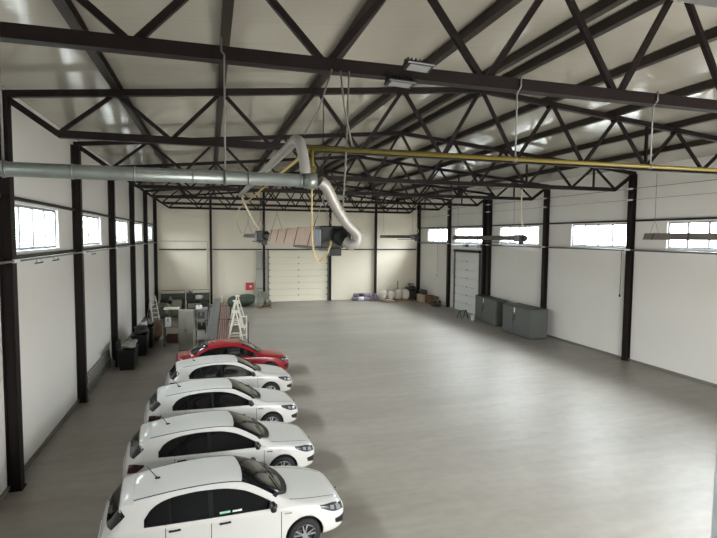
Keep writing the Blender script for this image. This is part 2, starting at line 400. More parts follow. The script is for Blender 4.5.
ZC = 7.70; DN = 1.104
TL = ['nearest roof truss, its big bottom chord carrying the two floodlights', 'second roof truss from the front',
      'third roof truss from the front', 'fourth roof truss from the front', 'fifth roof truss from the front', 'sixth roof truss from the front, last before the gable', 'roof truss against the back gable wall']
def truss(k):
    y = YT(k)
    t = thing('roof_truss', (W/2, y, ZC), 'dark steel ' + TL[k-1], 'roof truss', 'roof trusses')
    def bar(nm, x0, z0, x1, z1, w, h): MB().beam((x0-W/2, 0, z0-ZC), (x1-W/2, 0, z1-ZC), w, h).build(nm, STEEL, t)
    bar('top_chord', 0.33 if False else .02, zt(.02), W/2, zt(W/2), .14, .14); bar('top_chord', W/2, zt(W/2), W-.02, zt(W-.02), .14, .14)
    bar('bottom_chord', DN, ZC, W-DN, ZC, .16, .16)
    bar('end_strut', .2, H-.10, DN, ZC, .12, .13); bar('end_strut', W-.2, H-.10, W-DN, ZC, .12, .13)
    bn = [DN]+[(i+.5)*W/10 for i in range(1, 9)]+[W-DN]
    for i in range(1, 10):
        xt = W*i/10
        off = .06
        bar('web_member', bn[i-1]+off, ZC+.07, xt-off, zt(xt)-.06, .075, .085)
        bar('web_member', xt+off, zt(xt)-.06, bn[i]-off, ZC+.07, .075, .085)
    bar('post', bn[7], ZC+.07, bn[7], zt(bn[7])-.06, .07, .07)
    bar('post', W*.9, ZC+.07, W*.9, zt(W*.9)-.06, .07, .07)
    for i in range(1, 10):
        xt = W*i/10
        MB().box(xt-.14-W/2, xt+.14-W/2, -.085, .085, zt(xt)-.10-ZC, zt(xt)+.05-ZC).build('gusset_plate', STEEL, t)
for k in range(1, 8): truss(k)
px = [W*i/10 for i in (1, 2, 3, 4)] + [W/2-.33, W/2+.33] + [W*i/10 for i in (6, 7, 8, 9)]
PN = ['first roof purlin from the left wall', 'second roof purlin from the left wall', 'third roof purlin from the left wall', 'fourth roof purlin from the left wall',
      'left one of the ridge purlin pair', 'right one of the ridge purlin pair', 'fourth roof purlin from the right wall', 'third roof purlin from the right wall', 'second roof purlin from the right wall', 'first roof purlin from the right wall']
for i, x in enumerate(px):
    t = thing('roof_purlin', (x, 0, zt(x)+.07), 'long dark steel ' + PN[i] + ', running the length of the hall', 'purlin', 'roof purlins')
    h = .185; w = .16
    MB().prof((0, .42, 0), (0, YB-.02, 0), [(-w/2, 0), (w/2, 0), (w/2, .02), (-w/2+.02, .02), (-w/2+.02, h-.02), (w/2, h-.02), (w/2, h), (-w/2, h)]).build('channel', PURLIN, t)
# ------------------------------------------------------------------ cars
WHITE = mat('white_car_paint', (198, 197, 194), .28, spec=.5, coat=.6)
RED = mat('red_car_paint', (142, 9, 28), .28, spec=.5, coat=.7)
TINT = mat('black_tinted_glass', (9, 11, 15), .06, spec=.45)
RUBBER = mat('tyre_rubber', (26, 26, 27), .8)
ALLOY = mat('alloy_rim', (178, 180, 184), .3, metal=.8)
LENS = mat('headlight_lens', (120, 126, 132), .12, spec=.7)
LAMPD = mat('headlight_housing', (44, 46, 50), .25)
TAIL = mat('dark_red_lens', (44, 7, 11), .15, spec=.6)
PILLAR = mat('black_pillar_trim', (14, 15, 17), .65, spec=.2)
SEAM = mat('panel_gap_black', (40, 40, 40), .7)
CHROME = mat('chrome', (210, 210, 212), .12, metal=1)
def pchip(xs, ys):
    xs = np.array(xs, float); ys = np.array(ys, float); h = np.diff(xs); d = np.diff(ys)/h
    m = np.zeros(len(xs)); m[0] = d[0]; m[-1] = d[-1]
    for i in range(1, len(xs)-1):
        if d[i-1]*d[i] > 0:
            w1, w2 = 2*h[i]+h[i-1], h[i]+2*h[i-1]; m[i] = (w1+w2)/(w1/d[i-1]+w2/d[i])
    def f(x):
        x = min(max(x, xs[0]), xs[-1]); i = min(max(np.searchsorted(xs, x)-1, 0), len(xs)-2)
        t = (x-xs[i])/h[i]
        return float((1+2*t)*(1-t)**2*ys[i]+t*(1-t)**2*h[i]*m[i]+t*t*(3-2*t)*ys[i+1]+t*t*(t-1)*h[i]*m[i+1])
    return f
def P(d): return pchip(list(d.keys()), list(d.values()))
HATCH = dict(L=4.37, ax=(.89, 3.53),
  zt=P({0: .60, .03: .67, .08: .735, .2: .81, .5: .885, .9: .955, 1.12: 1.0, 1.2: 1.035, 1.5: 1.215, 1.8: 1.375, 1.98: 1.44, 2.2: 1.475, 2.6: 1.495, 3.0: 1.485, 3.5: 1.445, 3.85: 1.395, 4.0: 1.355, 4.05: 1.27, 4.2: 1.06, 4.27: .985, 4.32: .9, 4.37: .72}),
  hw=P({0: .50, .03: .61, .1: .72, .25: .81, .5: .865, .9: .89, 2.2: .895, 3.5: .89, 4.0: .855, 4.2: .79, 4.32: .69, 4.37: .58}),
  zb=P({0: .56, .1: .66, .25: .745, .5: .835, .9: .91, 1.2: .945, 2: .975, 3: 1.015, 3.7: 1.05, 4.05: 1.03, 4.2: .97, 4.3: .86, 4.37: .70}),
  bot=P({0: .32, .1: .22, .4: .19, 4.0: .2, 4.25: .27, 4.37: .38}),
  yc=P({0: .38, .1: .52, .25: .60, .5: .66, 1.1: .715, 1.3: .715, 1.7: .66, 1.98: .615, 2.6: .605, 3.5: .585, 4.0: .56, 4.2: .62, 4.32: .56, 4.37: .45}),
  dr=P({0: .02, .1: .025, 1.1: .03, 1.25: .05, 1.7: .075, 1.98: .085, 3.8: .085, 4.0: .075, 4.2: .05, 4.37: .03}),
  roof=(1.99, 4.0), wtop=P({1.38: .965, 1.7: 1.155, 2.0: 1.29, 2.35: 1.365, 2.75: 1.385, 3.1: 1.365, 3.35: 1.315, 3.52: 1.23, 3.62: 1.12}), wend=3.62,
  ws=(1.16, 1.97), rg=('hatch',), tail=(.76, .96))
SEDAN = dict(L=4.53, ax=(.89, 3.53),
  zt=P({0: .60, .03: .67, .08: .735, .2: .81, .5: .885, .9: .955, 1.12: 1.0, 1.2: 1.035, 1.5: 1.215, 1.8: 1.375, 1.98: 1.44, 2.2: 1.475, 2.6: 1.49, 3.0: 1.465, 3.3: 1.41, 3.6: 1.28, 3.9: 1.13, 4.02: 1.085, 4.3: 1.075, 4.44: 1.05, 4.5: .95, 4.53: .75}),
  hw=P({0: .50, .03: .61, .1: .72, .25: .81, .5: .865, .9: .89, 2.2: .895, 3.6: .885, 4.2: .83, 4.4: .76, 4.5: .66, 4.53: .58}),
  zb=P({0: .56, .1: .66, .25: .745, .5: .835, .9: .91, 1.2: .945, 2: .975, 3: 1.01, 3.7: 1.03, 4.2: 1.01, 4.4: .96, 4.5: .88, 4.53: .72}),
  bot=P({0: .32, .1: .22, .4: .19, 4.1: .2, 4.4: .27, 4.53: .38}),
  yc=P({0: .38, .1: .52, .25: .60, .5: .66, 1.1: .715, 1.3: .715, 1.7: .66, 1.98: .615, 2.6: .6, 3.3: .58, 3.9: .63, 4.1: .66, 4.4: .62, 4.53: .46}),
  dr=P({0: .02, .1: .025, 1.1: .03, 1.25: .05, 1.7: .075, 1.98: .085, 3.2: .085, 3.7: .06, 4.0: .03, 4.53: .03}),
  roof=(1.99, 3.2), wtop=P({1.38: .965, 1.7: 1.155, 2.0: 1.29, 2.35: 1.36, 2.75: 1.37, 3.1: 1.33, 3.4: 1.245, 3.62: 1.14, 3.70: 1.08}), wend=3.70,
  ws=(1.16, 1.97), rg=('sedan',), tail=(.80, .98))
def chaikin(p, n=2):
    for _ in range(n):
        q = [p[0]]
        for a, b in zip(p, p[1:]):
            q += [tuple(.75*u+.25*v for u, v in zip(a, b)), tuple(.25*u+.75*v for u, v in zip(a, b))]
        p = q + [p[-1]]
    return p
def section(K, d):
    zt_, hw, zb, bo, yc, dr = (K[k](d) for k in ('zt', 'hw', 'zb', 'bot', 'yc', 'dr'))
    zb = min(zb, zt_-.03); z6 = max(zt_-dr, zb+.01)
    p = [(0, bo), (.75*hw, bo), (.955*hw, bo+.05), (.985*hw, bo+.2), (hw, .55*zb+.45*bo), (.995*hw, zb-.10), (.985*hw, zb-.045), (.945*hw, zb),
         (min(yc+.035, .93*hw), z6), (min(yc-.04, .86*hw), zt_-.02), (yc*.5, zt_-.003), (0, zt_)]
    return chaikin(p)
def car_body(K):
    L = K['L']; ds = [0, .015, .035, .06, .09, .13] + [.18+.045*i for i in range(int((L-.36)/.045)+1)] + [L-.13, L-.09, L-.06, L-.035, L-.015, L]
    if K['rg'][0] == 'hatch': ds += [3.96, 4.0, 4.02, 4.05, 4.08]
    ds = sorted(set(round(d, 4) for d in ds)); secs = []
    for d in ds:
        s = section(K, d); x = L/2-d
        secs.append([(x, y, z) for y, z in s] + [(x, -y, z) for y, z in s[-2:0:-1]])
    n = len(secs[0]); v = [q for s in secs for q in s]
    f = [(i*n+k, i*n+(k+1) % n, (i+1)*n+(k+1) % n, (i+1)*n+k) for i in range(len(ds)-1) for k in range(n)]
    m = MB(); m.add(v, f, True); m.add(secs[0], [tuple(range(n))], True); m.add(secs[-1], [tuple(range(n-1, -1, -1))], True)
    return m.mesh('body')
def bvh_of(me):
    bm = bmesh.new(); bm.from_mesh(me); t = BVHTree.FromBMesh(bm); bm.free(); return t
def patch(T, L, lo, hi, plane, n=14, m=6, off=.006, back=.02, sides=(1,), pch=True):
    """panel lying on the body: lo and hi are matching edge polylines given in (d, z) for 'side', (d, y) for 'top', (y, z) for 'front'/'rear'"""
    out = MB(); out.nomerge = True
    def res(pts):
        if callable(pts): return [pts(i/n) for i in range(n+1)]
        ks = np.linspace(0, 1, len(pts)); fx, fy = pchip(ks, [p[0] for p in pts]), pchip(ks, [p[1] for p in pts])
        return [(fx(i/n), fy(i/n)) for i in range(n+1)]
    A, B = res(lo), res(hi)
    for sd in sides:
        G = []
        for i in range(n+1):
            for j in range(m+1):
                t = j/m; u = A[i][0]*(1-t)+B[i][0]*t; w = A[i][1]*(1-t)+B[i][1]*t
                if plane == 'side': o, d = Vector((L/2-u, sd*1.5, w)), Vector((0, -sd, 0))
                elif plane == 'top': o, d = Vector((L/2-u, sd*w, 2)), Vector((0, 0, -1))
                elif plane == 'front': o, d = Vector((L/2+1, sd*u, w)), Vector((-1, 0, 0))
                else: o, d = Vector((-L/2-1, sd*u, w)), Vector((1, 0, 0))
                h = T.ray_cast(o, d)
                if h[0] is None: p, nr = o+d*1.2, -d
                else: p, nr = h[0], (h[1] if h[1].dot(d) < 0 else -h[1])
                G.append((p+nr*off, p-nr*back))
        idx = lambda i, j: i*(m+1)+j
        N = len(G); vs = [g[0] for g in G]+[g[1] for g in G]
        fs = [(idx(i, j), idx(i+1, j), idx(i+1, j+1), idx(i, j+1)) for i in range(n) for j in range(m)]
        rim = [idx(i, 0) for i in range(n+1)] + [idx(n, j) for j in range(1, m+1)] + [idx(i, m) for i in range(n-1, -1, -1)] + [idx(0, j) for j in range(m-1, 0, -1)]
        out.add(vs, fs, True)
        bvs = [vs[r] for r in rim]+[vs[r+N] for r in rim]; k = len(rim)
        out.add(bvs, [(q, (q+1) % k, k+(q+1) % k, k+q) for q in range(k)])
    return out
def make_car(K, PAINT, label, group):
    L = K['L']; t = thing('car', (0, 0, 0), label, 'car', group)
    me = car_body(K); T = bvh_of(me)
    body = bpy.data.objects.new('body', me); COL.objects.link(body)
    cut = MB()
    for d in K['ax']:
        for sd in (-1, 1):
            a, b = sorted((sd*.62, sd*1.1)); cut.lathe([(.365, a), (.365, b)], (L/2-d, 0, .33), 'Y', 36)
    co = bpy.data.objects.new('cutter', cut.mesh('cutter')); COL.objects.link(co)
    body.data.materials.append(PAINT); body.data.materials.append(BLACK); co.data.materials.append(BLACK)
    md = body.modifiers.new('b', 'BOOLEAN'); md.operation = 'DIFFERENCE'; md.object = co; md.solver = 'EXACT'
    try: md.material_mode = 'TRANSFER'
    except Exception: pass
    dg = bpy.context.evaluated_depsgraph_get(); nm = bpy.data.meshes.new_from_object(body.evaluated_get(dg))
    body.modifiers.clear(); body.data = nm; nm.name = 'body'; bpy.data.objects.remove(co); body.parent = t
    def pt(nm_, mb_, m_, par=None): return mb_.build(nm_, m_, par or t)
    # windscreen, rear glass
    w0, w1 = K['ws']
    pt('windscreen', patch(T, L, [(w0+.28, -.72), (w0+.06, -.45), (w0, 0), (w0+.06, .45), (w0+.28, .72)], [(w1+.03, -.585), (w1-.01, -.35), (w1-.03, 0), (w1-.01, .35), (w1+.03, .585)], 'top', 24, 12), TINT)
    pt('cowl', patch(T, L, [(w0+.25, -.75), (w0-.01, -.47), (w0-.09, 0), (w0-.01, .47), (w0+.25, .75)], [(w0+.31, -.73), (w0+.09, -.45), (w0+.02, 0), (w0+.09, .45), (w0+.31, .73)], 'top', 24, 3, off=.010), BLACK)
    for y0, y1 in ((-.52, .05), (.10, .58)):
        q = []
        for s in range(7):
            yy = y0+(y1-y0)*s/6; h = T.ray_cast(Vector((L/2-(w0+.10+.10*(s/6)), yy, 2)), Vector((0, 0, -1))); q.append(h[0]+Vector((.012, 0, .025)))
        pt('wiper', MB().tube(q, .010, 6), BLACK)
    if K['rg'][0] == 'hatch':
        pt('rear_glass', patch(T, L, [(-.68, 1.035), (-.3, 1.02), (.3, 1.02), (.68, 1.035)], [(-.555, 1.27), (-.3, 1.30), (.3, 1.30), (.555, 1.27)], 'rear', 18, 8), TINT)
        sp = patch(T, L, [(3.80, -.60), (3.80, 0), (3.80, .60)], [(3.985, -.54), (3.995, 0), (3.985, .54)], 'top', 16, 5, off=.010, back=.02)
        pt('spoiler', sp, PAINT)
        for sd in (-1, 1): pt('rear_quarter_trim', patch(T, L, [(3.93, 1.20), (4.14, 1.03)], [(4.0, 1.28), (4.22, 1.045)], 'side', 6, 4, off=.005, sides=(sd,)), TINT)
        pt('rear_wiper', MB().beam((-L/2+.17, -.02, 1.07), (-L/2+.13, .32, 1.06), .02, .02), BLACK)
    else:
        pt('rear_glass', patch(T, L, [(3.33, -.52), (3.25, 0), (3.33, .52)], [(3.86, -.58), (3.95, 0), (3.86, .58)], 'top', 18, 8), TINT)
    # side windows
    wt = K['wtop']; we = K['wend']; wlo = pchip([1.38, 2.5, 3.8], [.955, .995, 1.055])
    segs = [('front_door_window', 1.42, 2.52), ('rear_door_window', 2.60, 3.22), ('quarter_window', 3.25, we)]
    for sd in (-1, 1):
        for nm_, a, b in segs:
            pt(nm_, patch(T, L, lambda s: (a+(b-a)*s, wlo(a+(b-a)*s)), lambda s: (a+(b-a)*s, max(wt(a+(b-a)*s), wlo(a+(b-a)*s)+.005)), 'side', 16, 6, sides=(sd,)), TINT)
        pt('pillar_trim', patch(T, L, lambda s: (1.40+(we+.02-1.40)*s, wlo(1.40+(we-1.40)*s)-.012), lambda s: (1.40+(we+.02-1.40)*s, max(wt(1.40+(we-1.40)*s), wlo(1.40+(we-1.40)*s))+.012), 'side', 24, 6, off=.003, sides=(sd,)), PILLAR)
        # roof ditch strip
        y = K['yc']; r0, r1 = K['roof']
        pt('roof_trim', patch(T, L, lambda s: (r0+(r1-.15-r0)*s, y(r0+(r1-.15-r0)*s)-.045), lambda s: (r0+(r1-.15-r0)*s, y(r0+(r1-.15-r0)*s)-.027), 'top', 20, 1, off=.004, sides=(sd,)), SEAM)
        # door seams, as one thin part per side
        g = MB()
        for dd, z0, z1 in ((1.33, .30, .94), (2.56, .27, .99), (3.30, .60, 1.02)):
            q = patch(T, L, [(dd, z0), (dd, z1)], [(dd+.012, z0), (dd+.012, z1)], 'side', 8, 1, off=.002, sides=(sd,)); g.add(q.v, q.f)
        q = patch(T, L, [(1.33, .29), (3.05, .28)], [(1.33, .302), (3.05, .292)], 'side', 12, 1, off=.002, sides=(sd,)); g.add(q.v, q.f)
        pt('door_seam', g, SEAM)
        for dd, z in ((2.33, .875), (3.16, .915)):
            h = T.ray_cast(Vector((L/2-dd, sd*1.5, z)), Vector((0, -sd, 0)))[0]
            hm = MB().rbox(h+Vector((0, sd*.022, 0)), (.20, .03, .034), .012)
            hm.rbox(h+Vector((.07, sd*.008, 0)), (.03, .03, .03), .008).rbox(h+Vector((-.07, sd*.008, 0)), (.03, .03, .03), .008)
            pt('door_handle', hm, BLACK)
        # mirror
        h = T.ray_cast(Vector((L/2-1.50, sd*1.5, .99)), Vector((0, -sd, 0)))[0]
        mm = MB().rbox(h+Vector((-.01, sd*.155, .05)), (.11, .21, .145), .045, seg=3); mm.sm = [True]*len(mm.sm)
        mi = pt('wing_mirror', mm, BLACK)
        MB().beam(h+Vector((0, -sd*.02, -.02)), h+Vector((0, sd*.10, .02)), .07, .05).build('mirror_arm', BLACK, mi)
        # headlight, fog recess, tail lamp
        hl = pt('headlight', patch(T, L, [(.09, .615), (.30, .645), (.58, .775)], [(.10, .70), (.32, .785), (.60, .83)], 'side', 14, 5, off=.006, sides=(sd,)), LAMPD)
        patch(T, L, [(.16, .645), (.25, .655)], [(.17, .695), (.26, .735)], 'side', 5, 3, off=.012, sides=(sd,)).build('headlight_lens', LENS, hl)
        patch(T, L, [(.30, .68), (.38, .705)], [(.31, .75), (.39, .775)], 'side', 5, 3, off=.012, sides=(sd,)).build('headlight_lens', LENS, hl)
        pt('fog_lamp_recess', patch(T, L, [(.07, .33), (.26, .40)], [(.06, .50), (.28, .49)], 'side', 8, 4, off=.005, sides=(sd,)), BLACK)
        pt('tail_lamp', patch(T, L, [(L-.44, K['tail'][0]+.13), (L-.26, K['tail'][0]), (L-.10, K['tail'][0]-.02)], [(L-.45, K['tail'][0]+.16), (L-.26, K['tail'][1]-.01), (L-.14, K['tail'][1]-.03)], 'side', 10, 5, off=.008, sides=(sd,)), TAIL)
        pt('fender_badge', patch(T, L, [(1.14, .80), (1.28, .81)], [(1.14, .825), (1.28, .83)], 'side', 3, 1, off=.006, sides=(sd,)), CHROME)
        pt('side_sill', patch(T, L, [(1.32, .225), (3.10, .225)], [(1.32, .275), (3.10, .275)], 'side', 10, 2, off=.008, sides=(sd,)), BLACK)
    # bonnet seam, grille, bumper intake, plate, emblem
    for sd in (-1, 1):
        g = MB(); q = patch(T, L, [(.22, .52), (.6, .63), (1.15, .705)], [(.22, .532), (.6, .642), (1.15, .717)], 'top', 14, 1, off=.002, sides=(sd,)); g.add(q.v, q.f)
        pt('bonnet_seam', g, SEAM)
    gr = pt('grille', patch(T, L, [(-.46, .60), (0, .575), (.46, .60)], [(-.47, .645), (0, .655), (.47, .645)], 'front', 14, 3), BLACK)
    pt('bumper_intake', patch(T, L, [(-.48, .33), (0, .33), (.48, .33)], [(-.44, .45), (0, .45), (.44, .45)], 'front', 12, 3), BLACK)
    pt('number_plate', MB().box(L/2-.005, L/2+.012, -.26, .26, .47, .555), PVC)
    MB().lathe([(.045, 0), (.04, .012)], (L/2+.004, 0, .635), 'X', 18).build('emblem', CHROME, gr)
    pt('rear_plate', MB().box(-L/2-.01, -L/2+.012, -.26, .26, .62, .72), PVC)
    # aerial
    ad = 3.42 if K['rg'][0] == 'hatch' else 3.1
    h = T.ray_cast(Vector((L/2-ad, 0, 2)), Vector((0, 0, -1)))[0]
    am = MB().rbox(h+Vector((0, 0, .012)), (.09, .05, .03), .01); am.tube([h+Vector((-.01, 0, .02)), h+Vector((-.17, 0, .25))], [.009, .006], 6)
    pt('aerial', am, BLACK)
    # wheels
    for d in K['ax']:
        for sd in (-1, 1):
            c = Vector((L/2-d, sd*.775, .315)); prof = [(.215, -.1), (.28, -.105), (.307, -.09), (.315, -.06), (.315, .06), (.307, .09), (.28, .105), (.215, .1)]
            wm = MB().lathe(prof, c, 'Y', 32, cap=False); wo = pt('wheel', wm, RUBBER)
            rm = MB(); yo = c.y+sd*.085
            rm.lathe([(.222, -.02), (.222, .02), (.20, .02), (.195, -.02)], (c.x, yo, c.z), 'Y', 32, cap=False)
            rm.lathe([(.05, -.02), (.055, .01), (.03, .02)], (c.x, yo, c.z), 'Y', 16)
            for q in range(5):
                for da in (-.16, .16):
                    a = 2*PI*q/5+da+.3; e1 = (c.x+.04*math.cos(a), yo, c.z+.04*math.sin(a)); a2 = a+da*.35; e2 = (c.x+.205*math.cos(a2), yo, c.z+.205*math.sin(a2))
                    rm.beam(e1, e2, .024, .03, upv=(0, 1, 0))
            rm.build('rim', ALLOY, wo)
            dm = MB().lathe([(.212, -.02), (.212, -.0)], (c.x, yo-sd*.05, c.z), 'Y', 24); dm.build('brake_backing', BLACK, wo)
    return t
g_ = 'parked white hatchbacks'
car1 = make_car(HATCH, WHITE, 'white hatchback nearest the camera, cut by the bottom of the picture', g_)
spots = [(4.45, 9.17, .095), (4.42, 11.78, .095), (4.50, 14.65, .095), (4.80, 17.6, .09)]
labs = [None, 'white hatchback in the row, second from the camera', 'white hatchback in the row, third from the camera', 'white hatchback parked right beside the red car']
for i, (x, y, r) in enumerate(spots):
    c = car1 if i == 0 else copy_tree(car1)
    c.scale = (.945, .945, .945); c.location = (x, y, 0); c.rotation_euler.z = r
    if labs[i]: c['label'] = labs[i]
# sticker strips inside the first car's front door window
st = [o for o in car1.children if o.name.startswith('front_door_window')][0]
stk = MB()
MB().box(4.37/2-2.42, 4.37/2-2.24, -.865, -.835, 1.03, 1.055).build('window_sticker', mat('pale_green_sticker', (150, 205, 175), .5), st)
MB().box(4.37/2-2.20, 4.37/2-2.04, -.865, -.835, 1.025, 1.045).build('window_sticker', mat('white_sticker', (215, 222, 220), .5), st)
red = make_car(SEDAN, RED, 'red saloon car at the far end of the row of parked cars', None); red.location = (5.02, 20.35, 0); red.rotation_euler.z = .09; red.scale = (.945, .945, .945)
# ------------------------------------------------------------------ ducts, gas pipe, heaters, lights, cables
HOOD = mat('copper_tinted_reflector', (196, 166, 148), .45, metal=.1, noise=.1, nscale=6)  # aluminium hood; warm floor reflection put into its base colour
t = thing('ventilation_duct', (2.7, 6.15, 6.235), 'straight round galvanised duct hung under the nearest truss, coming from the left wall', 'duct')
MB().tube([(-2.7, 0, 0), (2.72, 0, 0)], .078, 18).build('duct_pipe', GALV, t)
for i in range(9): MB().tube([(-2.4+i*.62, 0, 0), (-2.385+i*.62, 0, 0)], .085, 18).build('duct_joint', GALV, t)
for x in (-.56, 1.68):
    MB().tube([(x, 0, .085), (x, 0, 1.40), (x-.03, .06, 1.46), (x-.03, .06, 1.62)], .012, 6).build('hanger_rod', GALV2, t)
    MB().tube([(x-.012, 0, 0), (x+.012, 0, 0)], .092, 18).build('hanger_clamp', GALV2, t)
MB().tube([(2.60, 0, 0), (2.76, 0, 0)], .092, 18).build('end_collar', GALV, t)
def hose(name, pts, r, m, label, cat='hose', ribs=True, n=10):
    p = smooth_path(pts, n)
    t = thing(name, pts[0], label, cat)
    b = MB().tube([q-Vector(pts[0]) for q in p], r, 12, rib=.05 if ribs else 0); b.build('tube', m, t); return t
hose('flexible_hose', [(5.33, 6.15, 6.32), (5.31, 6.15, 6.48), (5.27, 6.19, 6.68), (5.245, 6.35, 6.755), (5.24, 6.60, 6.76)], .066, FLEX, 'silver hose elbow rising from the end of the round duct')
h = hose('flexible_hose', [(5.24, 6.61, 6.76), (5.235, 7, 6.76), (5.2, 9, 6.765), (5.15, 12.5, 6.78), (5.09, 16.0, 6.79)], .062, FLEX,
     'long silver air hose running back from the elbow under the trusses', n=14)
hose('flexible_hose', [(5.50, 6.15, 6.235), (5.58, 6.18, 6.19), (5.68, 6.25, 6.05), (5.78, 6.32, 5.90), (5.92, 6.38, 5.73), (6.06, 6.42, 5.60), (6.07, 6.44, 5.50), (6.00, 6.47, 5.45), (5.93, 6.52, 5.49)], .07, FLEX,
     'short fat silver hose curling from the duct end down into the nearest burner', n=8)
# yellow gas main
t = thing('gas_pipe', (5.3, 6.31, 6.66), 'yellow gas pipe crossing the hall under the nearest truss', 'pipe')
MB().tube([(.10, 0, 0), (W-5.32, 0, .05)], .029, 10).build('main_run', YEL, t)
t2 = thing('gas_branch_pipe', (5.40, 6.35, 6.64), 'faded yellow gas pipe running back from the left end of the yellow crossing pipe', 'pipe')
MB().tube([(0, 0, 0), (.0, 9, .04), (.0, 14, .06)], .019, 10).build('pipe', mat('faded_yellow_paint', (190, 164, 100), .5), t2)
MB().tube([(.14, 0, 0), (.14, 0, -.40)], .022, 10).build('drop_pipe', YEL, t)
v = MB().lathe([(.02, -.32), (.045, -.31), (.045, -.23), (.02, -.22)], (.14, 0, 0), 'Z', 12).build('valve', YEL, t)
MB().box(.10, .18, -.055, -.045, -.285, -.255).build('valve_handle', YEL, v)
for x in (3.06, 5.46, 8.1, 10.8, 13.4):
    z = .05*x/(W-5.32)
    MB().tube([(x, 0, z+.03), (x, 0, .92), (x+.02, -.02, .97), (x+.02, -.06, 1.0), (x+.02, -.06, 1.14)], .012, 6).build('hanger_rod', GALV2, t)
    MB().tube([(x-.012, 0, z), (x+.012, 0, z)], .042, 12).build('pipe_clamp', GALV2, t)
hose('gas_hose', [(5.44, 6.31, 6.25), (5.44, 6.32, 5.9), (5.45, 6.35, 5.55), (5.49, 6.40, 5.33), (5.56, 6.45, 5.22), (5.66, 6.5, 5.30), (5.735, 6.56, 5.43), (5.76, 6.64, 5.50)], .012, HOSEY,
     'pale yellow gas hose hanging in a loop below the nearest burner', ribs=False)
# radiant heaters
HOODG = mat('grey_reflector', (128, 122, 114), .45, metal=.4)
def heater(loc, length, label, hm=None, kz=.72):
    hm = hm or HOODG
    t = thing('radiant_heater', loc, label, 'heater', 'tube heaters under the roof')
    Lh = length
    b = MB().box(-.17, .17, -.42, -.02, -.15, .15, .02).build('burner_box', DARKM, t)
    MB().box(-.20, -.165, -.45, -.10, -.13, .10, .01).build('burner_cover', mat('grey_burner_cover', (120, 122, 130), .45), b)
    MB().lathe([(.05, -.50), (.12, -.49), (.12, -.40), (.05, -.39)], (.12, 0, 0), 'Y', 18).build('fan', BLACK, t)
    MB().box(-.02, .14, -.36, -.20, -.26, -.15, .01).build('gas_valve', BLACK, t)
    hd = MB()
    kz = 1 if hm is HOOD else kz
    out = [(-.20, -.13*kz), (-.13, .15*kz), (.13, .15*kz), (.20, -.13*kz)]; inn = [(.188, -.13*kz), (.12, .138*kz), (-.12, .138*kz), (-.188, -.13*kz)]
    hd.prof((0, 0, 0), (0, Lh, 0), out+inn); ho = hd.build('reflector_hood', hm, t)
    for i in range(5):
        y = .35+i*(Lh-.7)/4
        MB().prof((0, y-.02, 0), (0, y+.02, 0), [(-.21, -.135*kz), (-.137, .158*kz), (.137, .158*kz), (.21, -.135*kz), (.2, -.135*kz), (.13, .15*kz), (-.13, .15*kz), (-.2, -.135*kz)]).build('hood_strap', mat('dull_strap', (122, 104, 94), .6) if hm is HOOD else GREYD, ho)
    tp = [(-.09, 0, -.03), (-.09, Lh-.15, -.03)] + [(-.09+.09*(1-math.cos(a)), Lh-.15+.09*math.sin(a), -.03) for a in (.5, 1.0, 1.57, 2.1, 2.6, 3.14)] + [(.09, 0.0, -.03)]
    MB().tube(tp, .038, 10).build('burner_tube', mat('heat_stained_tube', (92, 74, 64), .5, metal=.5), t)
    MB().box(-.06, .06, .1, Lh*.45, -.20, -.165).build('lower_rail', GREYD, t)
    for y in (.2, Lh-.25): 
        for sx in (-.16, .16):
            MB().tube([(sx, y, .08), (0, y, .55), (0, y, 7.625-loc[2])], .006, 5).build('suspension_wire', ROPE, t)
    return t
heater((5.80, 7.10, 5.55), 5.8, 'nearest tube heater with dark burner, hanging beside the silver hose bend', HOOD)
heater((5.66, 15.3, 5.55), 5.6, 'tube heater hanging behind the nearest one, fed by the cream hoses', None, .45)
heater((17.62, 7.3, 5.62), 5.6, 'tube heater cut by the right edge of the picture, in front of the window')
heater((16.80, 18.9, 5.53), 5.6, 'tube heater hanging left of the grey cabinets, in front of the right windows')
heater((16.75, 30.2, 5.56), 6.2, 'farthest tube heater, hanging before the back wall right of the back door')
hose('air_hose', [(5.14, 15.6, 6.69), (5.18, 15.5, 6.55), (5.29, 15.4, 6.30), (5.43, 15.25, 6.0), (5.56, 15.1, 5.80), (5.62, 15.05, 5.712)], .032, CREAM, 'thick cream hose dropping to the burner of the second left heater', ribs=False)
hose('air_hose', [(5.36, 20.2, 6.68), (5.22, 20.2, 6.45), (5.22, 20.25, 6.1), (5.30, 20.3, 5.8), (5.40, 20.35, 5.64)], .022, CREAM, 'thin cream hose hanging left of the thick cream one', ribs=False)
hose('gas_hose', [(16.70, 18.42, 7.60), (16.68, 18.42, 6.6), (16.74, 18.42, 6.15), (16.93, 18.45, 5.95), (16.97, 18.5, 5.80), (16.88, 18.6, 5.69)], .022, CREAM, 'cream hose dropping to the heater left of the grey cabinets', ribs=False)
hose('gas_hose', [(16.72, 29.72, 7.60), (16.70, 29.72, 6.6), (16.78, 29.72, 6.15), (16.92, 29.8, 5.9), (16.84, 29.95, 5.72)], .022, CREAM, 'cream hose dropping to the farthest heater', ribs=False)
